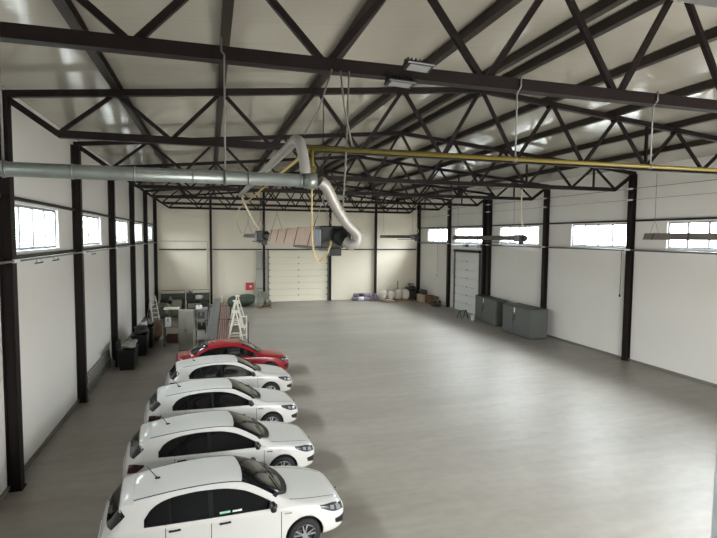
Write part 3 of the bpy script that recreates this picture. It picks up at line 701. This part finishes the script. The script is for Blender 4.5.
# suspension cables at the first burner
def cable(name, pts, r, m, label, cat='cable', group=None):
    t = thing(name, pts[0], label, cat, group)
    MB().tube([Vector(p)-Vector(pts[0]) for p in pts], r, 6).build('strand', m, t)
    return t
cable('suspension_cable', [(5.68, 6.26, 7.63), (5.5, 6.22, 7.1), (5.32, 6.2, 6.80)], .012, ROPE, 'slanting wire from the nearest truss to the air hose elbow')
cable('suspension_cable', [(5.79, 6.26, 7.63), (5.84, 6.27, 7.2), (5.96, 6.3, 6.71)], .012, ROPE, 'wire from the nearest truss to the gas pipe, right of the slanting one')
cable('suspension_cable', [(5.90, 6.26, 7.63), (5.93, 6.5, 6.6), (5.97, 6.85, 5.72)], .012, ROPE, 'long wire from the nearest truss down to the nearest burner')
# floodlights
def flood(loc, rx, label):
    t = thing('floodlight', loc, label, 'floodlight', 'floodlights on the nearest truss'); 
    t.rotation_euler = (rx, 0, .1)
    f = MB().box(-.20, .20, -.02, .02, -.09, .09, .012)
    for i in range(7): f.box(-.18+i*.055, -.165+i*.055, .02, .06, -.075, .075)
    f.build('housing', BLACK, t)
    MB().box(-.15, .15, -.026, -.0205, -.06, .06).build('diffuser', mat('frosted_diffuser', (128, 130, 128), .4), t)
    MB().box(-.19, .19, .06, .075, -.02, .02).build('bracket', BLACK, t)
flood((6.78, 6.12, 7.73), 1.25, 'square floodlight fixed on the face of the nearest bottom chord')
flood((6.60, 6.30, 7.56), 1.42, 'square floodlight fixed just below the nearest bottom chord')
# conduits on the walls
def conduit(x, z, m, label, clampx, ys, y0=.5, y1=YB-.15, r=.02):
    t = thing('cable_conduit', (x, y0, z), label, 'conduit')
    MB().tube([(0, 0, 0), (0, y1-y0, 0)], r, 8).build('tube', m, t)
    for y in ys: MB().box(*sorted((clampx-x, .03 if clampx < x else -.03)), y-.15-y0, y+.15-y0, -.035, .035).build('clamp', PVC, t)
conduit(.225, 4.98, GALV2, 'grey conduit running along the left wall columns below the windows', .199, [YT(k) for k in range(1, 7)], r=.025)
conduit(W-.28, 5.05, GALV2, 'grey conduit running along the right wall columns below the windows', W-.254, [YT(k) for k in range(1, 7)], r=.02)
conduit(W-.28, 7.76, GALV2, 'upper cable strung along the tops of the right wall columns', W-.254, [YT(k) for k in range(1, 7)], r=.012)
conduit(W-.28, 7.27, GALV2, 'lower cable strung along the tops of the right wall columns', W-.254, [YT(k) for k in range(1, 7)], r=.008)
for k, (ya, yb) in enumerate(((13.6, 14.1), (15.0, 15.5), (19.6, 20.1))):
    t = thing('light_fitting', (.225, ya, 4.90), 'small dark fitting hung from the left wall conduit, %s along it' % ORD[k], 'light fitting', 'fittings under the left conduit')
    MB().box(-.03, .03, 0, yb-ya, -.05, -.01, .01).build('body', GREYD, t)
    for q in (.08, yb-ya-.08): MB().tube([(0, q, -.01), (0, q, .046)], .008, 6).build('hook', GREYD, t)
t = thing('cable_conduit', (.4, YB-.12, 5.08), 'thin pale conduit on the back wall left of its first slim column', 'conduit')
MB().tube([(0, 0, 0), (3.55, 0, 0), (3.58, 0, -.03), (3.58, 0, -3.6)], .018, 8).build('tube', mat('pale_conduit', (188, 184, 172), .5), t)
MB().box(3.50, 3.66, -.06, .08, -.75, -.62).build('junction_box', PVC, t)
for k, (y, z0, z1, lab) in enumerate(((18.7, 3.0, 5.0, 'black cord with a pull switch hanging beside the right column nearest the camera'), (38.15, 2.45, 4.9, 'black cord with a pull switch hanging on the far end of the right wall'))):
    t = thing('pull_cord', (W-.28, y, 5.0), lab, 'cord', 'pull cords on the right wall')
    MB().tube([(0, 0, .035), (.0, -.02, (z0-5)/2), (0, 0, z0-5)], .012, 6).build('cord', BLACK, t)
    MB().box(-.03, .03, -.03, .03, z0-5.12, z0-5, .008).build('switch', BLACK, t)
# ------------------------------------------------------------------ grey cabinets and stand by the right wall
STEELG = mat('bare_grey_steel', (150, 152, 150), .45, metal=.5)
WHITEM = mat('white_painted_steel', (222, 216, 202), .5)
OLIVE = mat('olive_machine_paint', (72, 76, 66), .55, noise=.2, nscale=5)
BROWN = mat('brown_timber', (112, 82, 62), .7, noise=.25, nscale=6, stretch=(1, 6, 6))
CARD = mat('beige_crate_board', (186, 170, 146), .75, noise=.12, nscale=5)
SACK = mat('white_woven_sack', (206, 198, 186), .8, noise=.12, nscale=8, bump=.4, bscale=30)
def grey_cab(loc, rz, dx, dy, h, label):
    t = thing('grey_cabinet', loc, label, 'cabinet', 'grey cabinets by the right wall', rz)
    MB().box(0, dx, 0, dy, .06, h-.03, .012).build('body', GREYP, t)
    MB().box(.03, dx-.03, .03, dy-.03, 0, .06).build('plinth', GREYD, t)
    MB().box(-.02, dx+.01, -.01, dy+.01, h-.03, h, .01).build('top', GREYD, t)
    m = dy*.62
    for a, b in ((.03, m-.01), (m+.01, dy-.03)):
        d = MB().box(-.03, -.001, a, b, .09, h-.06, .008).build('door', GREYP, t)
        if a < .1:
            MB().box(-.05, -.031, b-.24, b-.12, h-.36, h-.08, .006).build('label_plate', PVC, d)
            MB().box(-.05, -.031, b-.28, b-.10, h-.62, h-.52, .006).build('control_panel', BLACK, d)
            MB().box(-.045, -.031, b-.26, b-.12, h-.80, h-.72, .006).build('control_panel', BLACK, d)
            MB().tube([(-.03, b-.05, h*.40), (-.065, b-.05, h*.42), (-.065, b-.05, h*.58), (-.03, b-.05, h*.60)], .012, 8).build('door_handle', BLACK, d)
    sd = MB().box(.06, dx-.06, -.012, -.001, .14, h-.12, .006).build('side_panel', GREYP, t)
    for q in (.2, .5, .8): MB().box(dx*q-.02, dx*q+.02, -.018, -.012, .2, .24).build('vent', GREYD, sd)
    return t
grey_cab((20.86, 23.42, 0), 0, 1.08, 2.72, 1.66, 'grey two-door steel cabinet by the right wall, the nearer and larger one')
grey_cab((21.22, 27.55, 0), -.125, .76, 3.2, 1.63, 'grey two-door steel cabinet by the right wall, the one next to the sectional door')
def trestle(name, loc, l, h, label, m, cat='trestle', group=None, rz=0, spread=.22, r=.025):
    t = thing(name, loc, label, cat, group, rz)
    for sx in (-l/2+.05, l/2-.05):
        for sy in (-1, 1): MB().beam((sx, sy*spread, 0), (sx, sy*.03, h-.03), r*2, r*2, upv=(0, 1, 0)).build('leg', m, t)
        MB().beam((sx, -spread*.6, h*.35), (sx, spread*.6, h*.35), r*1.4, r*1.4).build('brace', m, t)
    MB().beam((-l/2, 0, h-.02), (l/2, 0, h-.02), .06, .05).build('top_bar', m, t)
    return t
trestle('metal_trestle', (20.75, 30.9, 0), .7, .55, 'low dark metal trestle on the floor left of the grey cabinets', GREYD, rz=.3)
t = thing('bucket', (21.0, 30.0, 0), 'small pale bucket between the low trestle and the grey cabinet', 'bucket')
MB().lathe([(.10, 0), (.13, .36), (.14, .38), (.125, .38), (.10, .03)], (0, 0, 0), 'Z', 16).build('shell', PVC, t)
MB().tube([(.13, 0, .36), (.09, -.11, .42), (-.09, -.11, .42), (-.13, 0, .36)], .006, 5).build('bail', GREYD, t)

# ------------------------------------------------------------------ left wall: mesh panel, bins, ladder
t = thing('wire_mesh_panel', (.10, 19.3, 0), 'pale wire mesh panel leaning against the left wall between two columns', 'mesh panel')
fr = MB(); g = MB(); Lp = 4.0; hp = .66; lean = -.10
MESHW = mat('pale_mesh_paint', (140, 139, 133), .5)
for a, b in (((0, 0, .02), (0, Lp, .02)), ((lean, 0, hp), (lean, Lp, hp)), ((0, 0, 0), (lean, 0, hp)), ((0, Lp, 0), (lean, Lp, hp))): fr.beam(a, b, .04, .04, upv=(1, 0, 0))
fr.build('frame', MESHW, t)
nn = 22
for i in range(nn+1):
    y = Lp*i/nn
    for s in (-1, 1):
        y2 = y+s*.5
        if 0 <= y2 <= Lp: g.beam((.0, y, .03), (lean, y2, hp-.02), .018, .018, upv=(1, 0, 0))
o = g.build('wire_grid', MESHW, t); o['kind'] = 'stuff'
def bin_(loc, dx, dy, h, label, m=BLACK, lid=False, rz=0):
    t = thing('storage_bin', loc, label, 'bin', 'black bins along the left wall', rz)
    b = MB(); w = .03
    b.prof((0, 0, 0), (0, 0, .03), [(-dx/2+.04, -dy/2+.04), (dx/2-.04, -dy/2+.04), (dx/2-.04, dy/2-.04), (-dx/2+.04, dy/2-.04)], upv=(0, 1, 0))
    for sx in (-1, 1):
        b.beam((sx*(dx/2-.03), 0, .02), (sx*(dx/2), 0, h), w, dy-.04, upv=(0, 1, 0)); b.beam((0, sx*(dy/2-.03), .02), (0, sx*(dy/2), h), dx-.04, w, upv=(0, 1, 0))
    b.build('tub', m, t)
    r = MB()
    for sx in (-1, 1): r.box(*sorted((sx*(dx/2-.03), sx*(dx/2+.03))), -dy/2-.03, dy/2+.03, h-.04, h+.01); r.box(-dx/2+.03, dx/2-.03, *sorted((sx*(dy/2-.03), sx*(dy/2+.03))), h-.04, h+.01)
    r.build('rim', m, t); return t
def lump(name, loc, sx, sy, sz, m, label, cat, group=None, seed=1, n=2, amp=.22, fine=.0, rz=0):
    """a soft irregular heap: rounded body with a flat foot"""
    t = thing(name, loc, label, cat, group, rz); bm = bmesh.new(); bmesh.ops.create_icosphere(bm, subdivisions=3, radius=1)
    rnd = random.Random(seed); ks = [(Vector((rnd.uniform(-2.5, 2.5), rnd.uniform(-2.5, 2.5), rnd.uniform(-2.5, 2.5))), rnd.uniform(0, 6)) for _ in range(7)]
    for v in bm.verts:
        q = v.co.normalized(); w = 1+amp*sum(math.sin(k.dot(q)*1.6+ph) for k, ph in ks)/3.5
        e = Vector((abs(q.x)**.75*math.copysign(1, q.x), abs(q.y)**.75*math.copysign(1, q.y), abs(q.z)**.8*math.copysign(1, q.z)))*w
        z = (e.z*.5+.5)*sz; v.co = (e.x*sx/2, e.y*sy/2, max(z, 0))
    me = bpy.data.meshes.new(name)
    for f in bm.faces: f.smooth = True
    bm.to_mesh(me); bm.free()
    zmin = min(v.co.z for v in me.vertices)
    for v in me.vertices: v.co.z -= zmin
    o = bpy.data.objects.new('bulk', me); COL.objects.link(o); o.data.materials.append(m); o.parent = t; return t
bin_((.86, 22.75, 0), .58, 1.1, .82, 'black bin on the left side floor nearest the camera, grey scraps on top')
lump('crumpled_sheet', (.86, 22.75, .835), .58, 1.0, .24, mat('grey_scrap_film', (140, 140, 136), .5, noise=.3, nscale=12), 'crumpled grey sheet heaped on the nearest black bin', 'sheet', seed=3, amp=.35)
t = thing('black_board', (.36, 23.35, 0), 'black board standing on edge between the nearest black bin and the wall column', 'board')
MB().box(-.04, .04, -.5, .45, 0, 1.02, .01).build('panel', BLACK, t); MB().box(-.055, -.041, -.45, .4, .1, .14).build('batten', GREYD, t)
bin_((1.02, 25.2, 0), .62, 1.0, .95, 'black bin behind the nearest black bin, full of dark scrap')
lump('dark_scrap_heap', (1.02, 25.2, .965), .6, .95, .3, DARKM, 'dark scrap heaped on the second black bin', 'scrap', seed=5, amp=.4)
bin_((1.10, 26.9, 0), .66, 1.1, 1.0, 'black bin farthest along the left wall, with white and blue rags on top')
lump('white_rag', (1.0, 26.68, 1.015), .3, .4, .26, PVC, 'white rag lying on the farthest black bin', 'rag', seed=8, amp=.4)
lump('blue_rag', (1.05, 27.25, 1.015), .3, .34, .22, mat('dusty_blue_cloth', (96, 116, 140), .8), 'dusty blue rag lying on the farthest black bin', 'rag', seed=9, amp=.4)
lump('brown_sack', (1.45, 28.1, 0), .55, .6, 1.05, mat('brown_sacking', (122, 98, 80), .85, noise=.2, nscale=7), 'brown sack standing on the floor past the black bins', 'sack', seed=12, amp=.2)
t = thing('offcut_board', (1.78, 28.7, 0), 'pale board offcut propped up past the black bins', 'board')
MB().prof((0, -.02, 0), (0, .02, 0), [(-.2, 0), (.05, 0), (.30, .75), (.16, .80)]).build('board', WHITEM, t)
t = thing('step_ladder', (.55, 34.6, 0), 'white step ladder leaning by the left wall near the far corner', 'ladder')
t.location = (.80, 34.6, 0); t.rotation_euler.z = -.95
for sy in (-.24, .24): MB().beam((0, sy, 0), (-.42, sy*.8, 1.6), .05, .06, upv=(0, 1, 0)).build('rail', WHITEM, t)
for i in range(1, 6):
    q = i/6; hw = .22*(1-q)+.17*q
    MB().box(-.42*q-.06, -.42*q+.06, -hw, hw, 1.6*q-.02, 1.6*q+.02).build('step', WHITEM, t)
for sy in (-.2, .2): MB().beam((-.44, sy*.8, 1.5), (-.78, sy, 0), .03, .03, upv=(0, 1, 0)).build('rear_leg', STEELG, t)

# ------------------------------------------------------------------ workshop corner, back left
def bench(loc, l, d, h, label, m, back=.4):
    t = thing('metal_workbench', loc, label, 'workbench', 'olive workbenches at the back')
    MB().box(0, l, 0, d, h-.06, h, .01).build('worktop', m, t)
    for x in (.04, l-.1):
        for y in (.04, d-.1): MB().box(x, x+.06, y, y+.06, 0, h-.06).build('leg', DARKM, t)
    MB().box(.1, l-.1, .1, d-.1, .25, .29).build('shelf', DARKM, t)
    c = MB().box(l*.62, l-.12, .06, d-.12, .30, h-.07, .01).build('drawer_unit', m, t)
    for k in range(3):
        z = .32+k*(h-.42)/3; dr = MB().box(l*.62+.02, l-.14, .04, .059, z, z+(h-.42)/3-.02).build('drawer', OLIVE, c)
    r = thing('tool_rail', (loc[0], loc[1]+d+.06, 0), 'olive backboard with a top rail standing behind the ' + label.split(' ', 1)[1].replace('steel ', ''), 'backboard', 'backboards of the olive workbenches')
    MB().box(0, l, 0, .03, h*.6, h+back).build('back_panel', OLIVE, r)
    for x in (.03, l-.07): MB().box(x, x+.04, 0, .03, 0, h*.6).build('leg', DARKM, r)
    MB().tube([(0.02, .015, h+back), (0.02, .015, h+back+.22), (l-.02, .015, h+back+.22), (l-.02, .015, h+back)], .018, 8).build('rail', OLIVE, r)
    return t
bench((.75, 37.6, 0), 1.65, .8, .95, 'dark olive steel workbench in the far left corner', DARKM)
bench((2.5, 37.7, 0), 1.6, .8, .95, 'dark olive steel workbench behind the long silver profiles', OLIVE)
t = thing('welding_machine', (2.75, 37.98, .95), 'dark machine with a round head on the right olive workbench', 'machine')
MB().box(-.25, .25, -.2, .2, 0, .35, .03).build('base', DARKM, t); MB().lathe([(.06, .35), (.08, .5), (.16, .52), (.16, .66), (.05, .7)], (.05, 0, 0), 'Z', 18).build('head', STEELG, t)
t = thing('bench_vice', (1.45, 37.9, .95), 'small steel vice on the far corner workbench', 'vice')
MB().box(-.12, .12, -.15, .15, 0, .08, .01).box(-.08, .08, -.15, -.05, .08, .26, .01).build('body', STEELG, t); MB().box(-.08, .08, .02, .1, .08, .26, .01).build('jaw', DARKM, t)
lump('white_bundle', (3.35, 38.0, .95), .5, .45, .32, SACK, 'white cloth bundle on the right olive workbench', 'bundle', seed=21)
def drum(loc, r, h, m, label):
    t = thing('steel_drum', loc, label, 'drum')
    MB().lathe([(r, 0), (r, h*.32), (r*1.04, h*.335), (r, h*.35), (r, h*.65), (r*1.04, h*.665), (r, h*.68), (r, h), (r*.94, h), (r*.94, h-.03)], (0, 0, 0), 'Z', 24).build('shell', m, t)
    MB().lathe([(.04, 0), (.04, .03)], (r*.5, 0, h-.03), 'Z', 10).build('bung', DARKM, t); return t
drum((1.15, 35.9, 0), .30, 1.0, mat('grey_drum_paint', (104, 106, 98), .5), 'grey steel drum before the far corner workbench')
t = thing('electrical_cabinet', (1.62, 36.2, 0), 'light grey cabinet beside the grey drum in the far left corner', 'cabinet')
MB().box(0, .62, 0, .5, .05, 1.12, .01).build('body', mat('pale_green_grey', (132, 134, 120), .5), t); MB().box(.03, .59, -.02, -.001, .1, 1.07, .006).build('door', MATS['pale_green_grey'], t); MB().box(.02, .60, .02, .48, 0, .05).build('plinth', DARKM, t)
# tall cabinet and shelf behind the red car
t = thing('tall_cabinet', (2.70, 25.2, 0), 'tall grey steel cabinet standing behind the red car', 'cabinet')
MB().box(0, .66, 0, .6, .05, 1.96, .01).build('body', mat('warm_grey_paint', (134, 132, 124), .5), t)
for a, b in ((.01, .325), (.335, .65)):
    d = MB().box(a, b, -.022, -.001, .08, 1.93, .006).build('door', MATS['warm_grey_paint'], t); MB().box((b-.04 if a < .1 else a+.02), (b-.02 if a < .1 else a+.04), -.045, -.022, .95, 1.1).build('handle', DARKM, d)
MB().box(.02, .64, .02, .58, 0, .05).build('plinth', DARKM, t)
def shelf(loc, l, d, h, zs, label, top):
    t = thing('shelving_unit', loc, label, 'shelf', 'steel shelving behind the red car')
    for x in (0, l-.04):
        for y in (0, d-.04): MB().box(x, x+.04, y, y+.04, 0, h).build('upright', DARKM, t)
    for i, z in enumerate(zs): MB().box(.0, l, .0, d, z, z+.03).build('shelf_board', top if i == len(zs)-1 else STEELG, t)
    return t
shelf((1.92, 26.55, 0), .74, .8, 1.86, (.12, .95, 1.84), 'open shelving with a white top left of the tall grey cabinet', WHITEM)
shelf((3.42, 27.0, 0), .60, .8, 1.75, (.12, .65, 1.2, 1.73), 'open dark shelving between the tall grey cabinet and the silver profiles', STEELG)
def crate(name, loc, dx, dy, dz, m, label, cat='box', group=None, rz=0, slats=False):
    t = thing(name, loc, label, cat, group, rz)
    b = MB()
    if slats:
        for k in range(3):
            z = .02+k*(dz-.02)/3
            for y in (-dy/2, dy/2-.02): b.box(-dx/2, dx/2, y, y+.02, z, z+(dz-.02)/3-.02)
            for x in (-dx/2, dx/2-.02): b.box(x, x+.02, -dy/2+.02, dy/2-.02, z, z+(dz-.02)/3-.02)
        for x in (-dx/2+.02, dx/2-.06):
            for y in (-dy/2+.02, dy/2-.06): b.box(x, x+.04, y, y+.04, 0, dz)
        b.build('slats', m, t); MB().box(-dx/2+.02, dx/2-.02, -dy/2+.02, dy/2-.02, .0, .02).build('bottom', m, t)
    else:
        b.box(-dx/2, dx/2, -dy/2, dy/2, 0, dz, .01).build('carton', m, t)
        MB().box(-.03, .03, -dy/2-.003, dy/2+.003, dz*.6, dz+.003).build('tape', mat('tape', (166, 150, 120), .4), t)
    return t
crate('wooden_crate', (2.3, 26.9, .152), .55, .5, .38, BROWN, 'brown wooden crate on the lowest board of the white-topped shelving', slats=True)
crate('white_carton', (2.12, 26.85, .982), .26, .4, .42, PVC, 'white carton on the middle board of the white-topped shelving')
crate('white_carton', (3.6, 27.3, 1.762), .30, .3, .16, PVC, 'white carton on top of the dark shelving')
crate('dark_carton', (3.72, 27.35, .682), .42, .45, .34, DARKM, 'dark carton on the second board of the dark shelving')
crate('dark_carton', (3.7, 27.35, 1.232), .36, .45, .30, GREYD, 'dark carton on the third board of the dark shelving')
# long profiles on trestles
for i, y in enumerate((23.6, 29.5, 35.2)):
    xx = 4.12+(y-22.7)*.0318
    trestle('profile_trestle', (xx+.25, y, 0), 1.5, .80, 'dark trestle under the long profiles, %s from the camera' % ORD[i], DARKM, group='trestles under the profiles', spread=.3)
PROF = mat('silver_profile', (156, 160, 164), .3, metal=.6, noise=.08, nscale=3)
k = 0
for lay in range(3):
    for i in range(4):
        x0 = 3.92+i*.115+(.05 if lay == 1 else 0); z = .81+lay*.068+.035
        t = thing('metal_profile', (x0, 22.75, z), 'long silver square metal profile, one of the bundle on trestles behind the red car', 'profile', 'silver profiles on the trestles')
        MB().prof((0, 0, 0), (.55, 15.2-random.random()*.5, 0), [(-.036, -.033), (.036, -.033), (.036, .033), (-.036, .033), (-.038, .026), (-.038, -.026), (.038, -.026), (.038, .026), (-.038, .026), (-.045, .033)][:4]).build('bar', PROF, t); k += 1
for i in range(5):
    t = thing('brown_bar', (4.44+i*.1, 23.2, .845), 'long brown bar, one of those beside the silver profiles on the trestles', 'bar', 'brown bars on the trestles')
    MB().prof((0, 0, 0), (.42, 13.8-random.random(), 0), [(-.035, -.033), (.035, -.033), (.035, .033), (-.035, .033)]).build('bar', mat('rusty_brown', (112, 78, 68), .7, noise=.25, nscale=4), t)
# white A-frames
def aframe(loc, w, h, d, label, rz=0):
    t = thing('a_frame', loc, label, 'frame', 'white A-frames behind the red car', rz)
    for sy in (-d/2, d/2):
        for s in (-1, 1): MB().beam((s*w/2, sy, 0), (s*.04, sy*.5, h), .06, .05, upv=(0, 1, 0)).build('leg', WHITEM, t)
        MB().beam((-w*.33, sy*.83, h*.34), (w*.33, sy*.83, h*.34), .05, .05).build('crossbar', WHITEM, t)
        MB().beam((-w*.17, sy*.67, h*.66), (w*.17, sy*.67, h*.66), .05, .05).build('crossbar', WHITEM, t)
    MB().box(-.16, .16, -d*.27, d*.27, h, h+.07, .01).build('top_plate', WHITEM, t)
    for s in (-1, 1): MB().beam((s*w*.42, -d/2*.9, h*.15), (s*w*.42, d/2*.9, h*.15), .04, .04).build('side_rail', WHITEM, t)
    return t
aframe((5.36, 25.8, 0), .85, 1.72, .9, 'white steel A-frame right behind the red car, the nearest one')
aframe((5.62, 30.5, 0), .85, 1.65, .8, 'white steel A-frame behind the nearest A-frame', .1)
aframe((5.98, 36.0, 0), .8, 1.3, .8, 'white steel A-frame farthest back, before the green tarpaulin')
t = thing('white_panel_frame', (5.86, 27.6, 0), 'white ladder-like frame standing right of the nearest A-frame', 'frame')
for x in (-.17, .17): MB().box(x-.03, x+.03, -.03, .03, 0, 1.25).build('upright', WHITEM, t)
for z in (.2, .62, .7, 1.2): MB().box(-.14, .14, -.025, .025, z-.03, z+.03).build('rung', WHITEM, t)
t = thing('steel_post', (6.02, 26.3, 0), 'dark steel post standing right of the white frames', 'post')
MB().box(-.03, .03, -.03, .03, .02, 1.1).build('post', DARKM, t); MB().box(-.16, .16, -.16, .16, 0, .02).build('foot', DARKM, t)
lump('scrap_pile', (5.72, 33.2, 0), .55, 1.5, .9, mat('mixed_scrap', (128, 116, 102), .7, noise=.45, nscale=9, bump=.5, bscale=12), 'low heap of grey-brown scrap between the farther A-frames', 'scrap', seed=31, amp=.35)
# tarpaulin and bags, back wall
lump('green_tarpaulin', (6.60, 40.5, 0), 1.85, 1.4, .95, mat('dark_green_tarpaulin', (60, 72, 58), .6, noise=.25, nscale=4, bump=.6, bscale=6), 'dark green tarpaulin heap on the floor below the red box', 'tarpaulin', seed=41, amp=.25)
PAL = mat('pallet_wood', (150, 126, 98), .8, noise=.2, nscale=6)
def pallet(loc, dx, dy, label, rz=0):
    t = thing('wooden_pallet', loc, label, 'pallet', 'pallets along the back wall', rz)
    for y in (-dy/2, -.05, dy/2-.1): MB().box(-dx/2, dx/2, y, y+.1, 0, .1).build('runner', PAL, t)
    n = 7
    for i in range(n): MB().box(-dx/2+i*dx/n+.01, -dx/2+(i+1)*dx/n-.01, -dy/2, dy/2, .1, .125).build('deck_board', PAL, t)
    return t
pallet((8.1, 38.9, 0), 1.1, 1.2, 'wooden pallet under the grey-green bags left of the back door')
GB = mat('grey_green_bag', (118, 118, 104), .8, noise=.25, nscale=8, bump=.5, bscale=15)
lump('filled_bag', (7.85, 38.85, .127), .55, 1.0, .66, GB, 'grey-green bag on the left half of the pallet by the back door', 'bag', 'bags left of the back door', seed=51)
lump('filled_bag', (8.38, 38.85, .127), .52, 1.0, .58, GB, 'grey-green bag on the right half of the pallet by the back door', 'bag', 'bags left of the back door', seed=52)
lump('filled_bag', (8.2, 40.4, 0), .8, .8, 1.2, GB, 'tall grey-green bag standing behind the pallet by the back door', 'bag', 'bags left of the back door', seed=53)
t = thing('leaning_sheet', (8.12, 42.2, 0), 'tall grey sheet roll leaning on the back wall left of the back door', 'sheet')
MB().prof((0, 0, 0), (0, .28, 4.3), [(-.30, -.03), (.20, -.03), (.22, .03), (-.28, .03)], upv=(0, -1, .06)).build('sheet', mat('grey_sheet', (168, 164, 154), .5), t)
for z in (1.2, 2.8): MB().box(-.31, .23, z*.065-.05, z*.065+.05, z-.02, z+.02).build('tie', GREYD, t)
t = thing('fire_box', (7.3, 42.44, 1.05), 'red wall box with a white mark on the back wall', 'fire box')
MB().box(-.32, .32, 0, .17, 0, .62, .02).build('body', mat('fire_red', (188, 36, 34), .4), t)
dd = MB().box(-.29, .29, -.015, -.001, .03, .59, .006).build('door', MATS['fire_red'], t)
MB().lathe([(.10, -.022), (.09, -.016)], (.06, 0, .31), 'Y', 6).build('white_mark', PVC, dd)
MB().box(-.25, -.22, -.03, -.015, .25, .37).build('latch', GREYD, dd)
# right of the back door
LIL = mat('lilac_film', (138, 124, 142), .45, noise=.2, nscale=6)
for i, (x, y, z, l, r) in enumerate(((16.75, 41.7, .17, 1.7, .17), (16.9, 42.08, .17, 1.6, .17), (16.85, 41.9, .46, 1.5, .15))):
    t = thing('film_roll', (x, y, z), ['lilac film roll in front on the floor by the back wall', 'lilac film roll on the floor touching the back wall side', 'lilac film roll lying on top of the two others'][i], 'roll', 'lilac rolls right of the back door')
    MB().tube([(-l/2, 0, 0), (l/2, 0, 0)], r, 16).build('roll', LIL, t); MB().tube([(-l/2-.06, 0, 0), (l/2+.06, 0, 0)], r*.3, 10).build('core', GREYD, t)
    MB().tube([(-l*.2, 0, 0), (l*.1, 0, 0)], r*1.03, 16).build('wrap', PVC if i == 0 else DARKM, t)
lump('lilac_bundle', (17.93, 41.5, 0), .36, .5, .6, LIL, 'lilac plastic bundle between the film rolls and the white sacks', 'bundle', seed=61, amp=.3)
pallet((18.75, 40.9, 0), 1.25, 1.1, 'wooden pallet under the left white sacks by the back wall'); pallet((20.1, 40.75, 0), 1.2, 1.1, 'wooden pallet under the right white sacks by the back wall')
for i, (x, y, w, h, lab) in enumerate(((18.45, 41.0, .62, .78, 'leftmost of the white sacks on the pallets by the back wall'), (19.08, 40.85, .58, .72, 'white sack second from the left on the pallets'),
                                       (19.82, 40.9, .62, .82, 'white sack third from the left on the pallets'), (20.42, 40.75, .6, .85, 'rightmost of the white sacks on the pallets'))):
    t = lump('white_sack', (x, y, .127), w, .75, h, SACK, lab, 'sack', 'white sacks by the back wall', seed=70+i, amp=.15)
    MB().tube([(-.1, 0, h*.93), (0, -.03, h*1.03), (.1, 0, h*.93)], .03, 8).build('tied_neck', SACK, t)
lump('grey_sack', (18.72, 40.05, 0), .7, .45, .28, mat('tan_sacking', (164, 150, 130), .85, noise=.2, nscale=8), 'flat tan sack lying in front of the white sacks', 'sack', seed=77)
t = thing('floor_jack', (20.1, 41.75, 0), 'thin dark upright stand behind the white sacks', 'stand')
MB().tube([(0, 0, .02), (0, 0, 1.65)], .035, 8).build('pole', DARKM, t); MB().box(-.2, .2, -.2, .2, 0, .03).build('foot', DARKM, t)
t = thing('compressor', (21.3, 41.6, 0), 'dark compressor standing in the far right corner', 'compressor')
MB().box(-.42, .42, -.3, .3, .12, .75, .03).build('body', DARKM, t); MB().tube([(-.45, 0, .95), (.40, 0, .95)], .20, 16).build('tank', DARKM, t)
MB().box(-.2, .25, -.18, .18, 1.15, 1.42, .03).build('motor', BLACK, t); MB().box(-.15, .2, -.19, -.181, 1.22, 1.34).build('plate', STEELG, t)
for sx in (-.34, .34): MB().lathe([(.12, -.05), (.12, .05)], (sx, -.25, .12), 'Y', 14).build('wheel', BLACK, t)
crate('beige_crate', (21.85, 40.0, 0), .75, 1.3, .62, CARD, 'beige crate by the right wall, next to the far corner', group='crates by the right wall')
crate('brown_crate', (21.95, 38.55, 0), .7, 1.2, .66, BROWN, 'brown slatted crate by the right wall in front of the beige one', group='crates by the right wall', slats=True)
lump('dark_bag', (21.8, 40.1, .625), .55, .9, .42, DARKM, 'dark bag lying on the beige crate', 'bag', seed=81)
crate('dark_box', (21.75, 37.3, 0), .6, .6, .42, DARKM, 'dark box on the floor beside the last right column before the corner')
lump('dark_cloth_heap', (21.45, 36.6, 0), .6, .6, .28, DARKM, 'dark cloth heap on the floor at the foot of that same right column', 'cloth', seed=83)

# ------------------------------------------------------------------ trees outside the left windows
LEAF = mat('tree_leaf', (168, 186, 150), .7, noise=.3, nscale=.8); BARK = mat('tree_bark', (92, 80, 66), .9)
for i, (x, y, h, r, lab) in enumerate(((-6.5, 31, 8.5, 2.6, 'leafy tree outside, seen through the nearest left window on its left'), (-9.5, 40, 9.5, 3.0, 'leafy tree outside, seen through the nearest left window on its right'), (-5.5, 47, 8.0, 2.4, 'leafy tree outside, farthest beyond the left wall'))):
    t = thing('tree', (x, y, -.25), lab, 'tree', 'trees outside the left windows'); rnd = random.Random(90+i)
    MB().tube([(0, 0, 0), (.1, .05, h*.35), (-.05, .1, h*.75)], [.2, .15, .05], 8).build('trunk', BARK, t)
    c = MB()
    for q in range(1500):
        d = Vector((rnd.gauss(0, 1), rnd.gauss(0, 1), rnd.gauss(0, 1))).normalized()*(rnd.random()**.4)
        p = Vector((d.x*r, d.y*r, h*.62+d.z*h*.38)); a = Vector((rnd.uniform(-1, 1), rnd.uniform(-1, 1), rnd.uniform(-1, 1))).normalized(); b = a.orthogonal().normalized(); s = rnd.uniform(.12, .25)
        c.add([p-a*s, p+b*s*.5, p+a*s, p-b*s*.5], [(0, 1, 2, 3)])
    c.build('crown', LEAF, t)
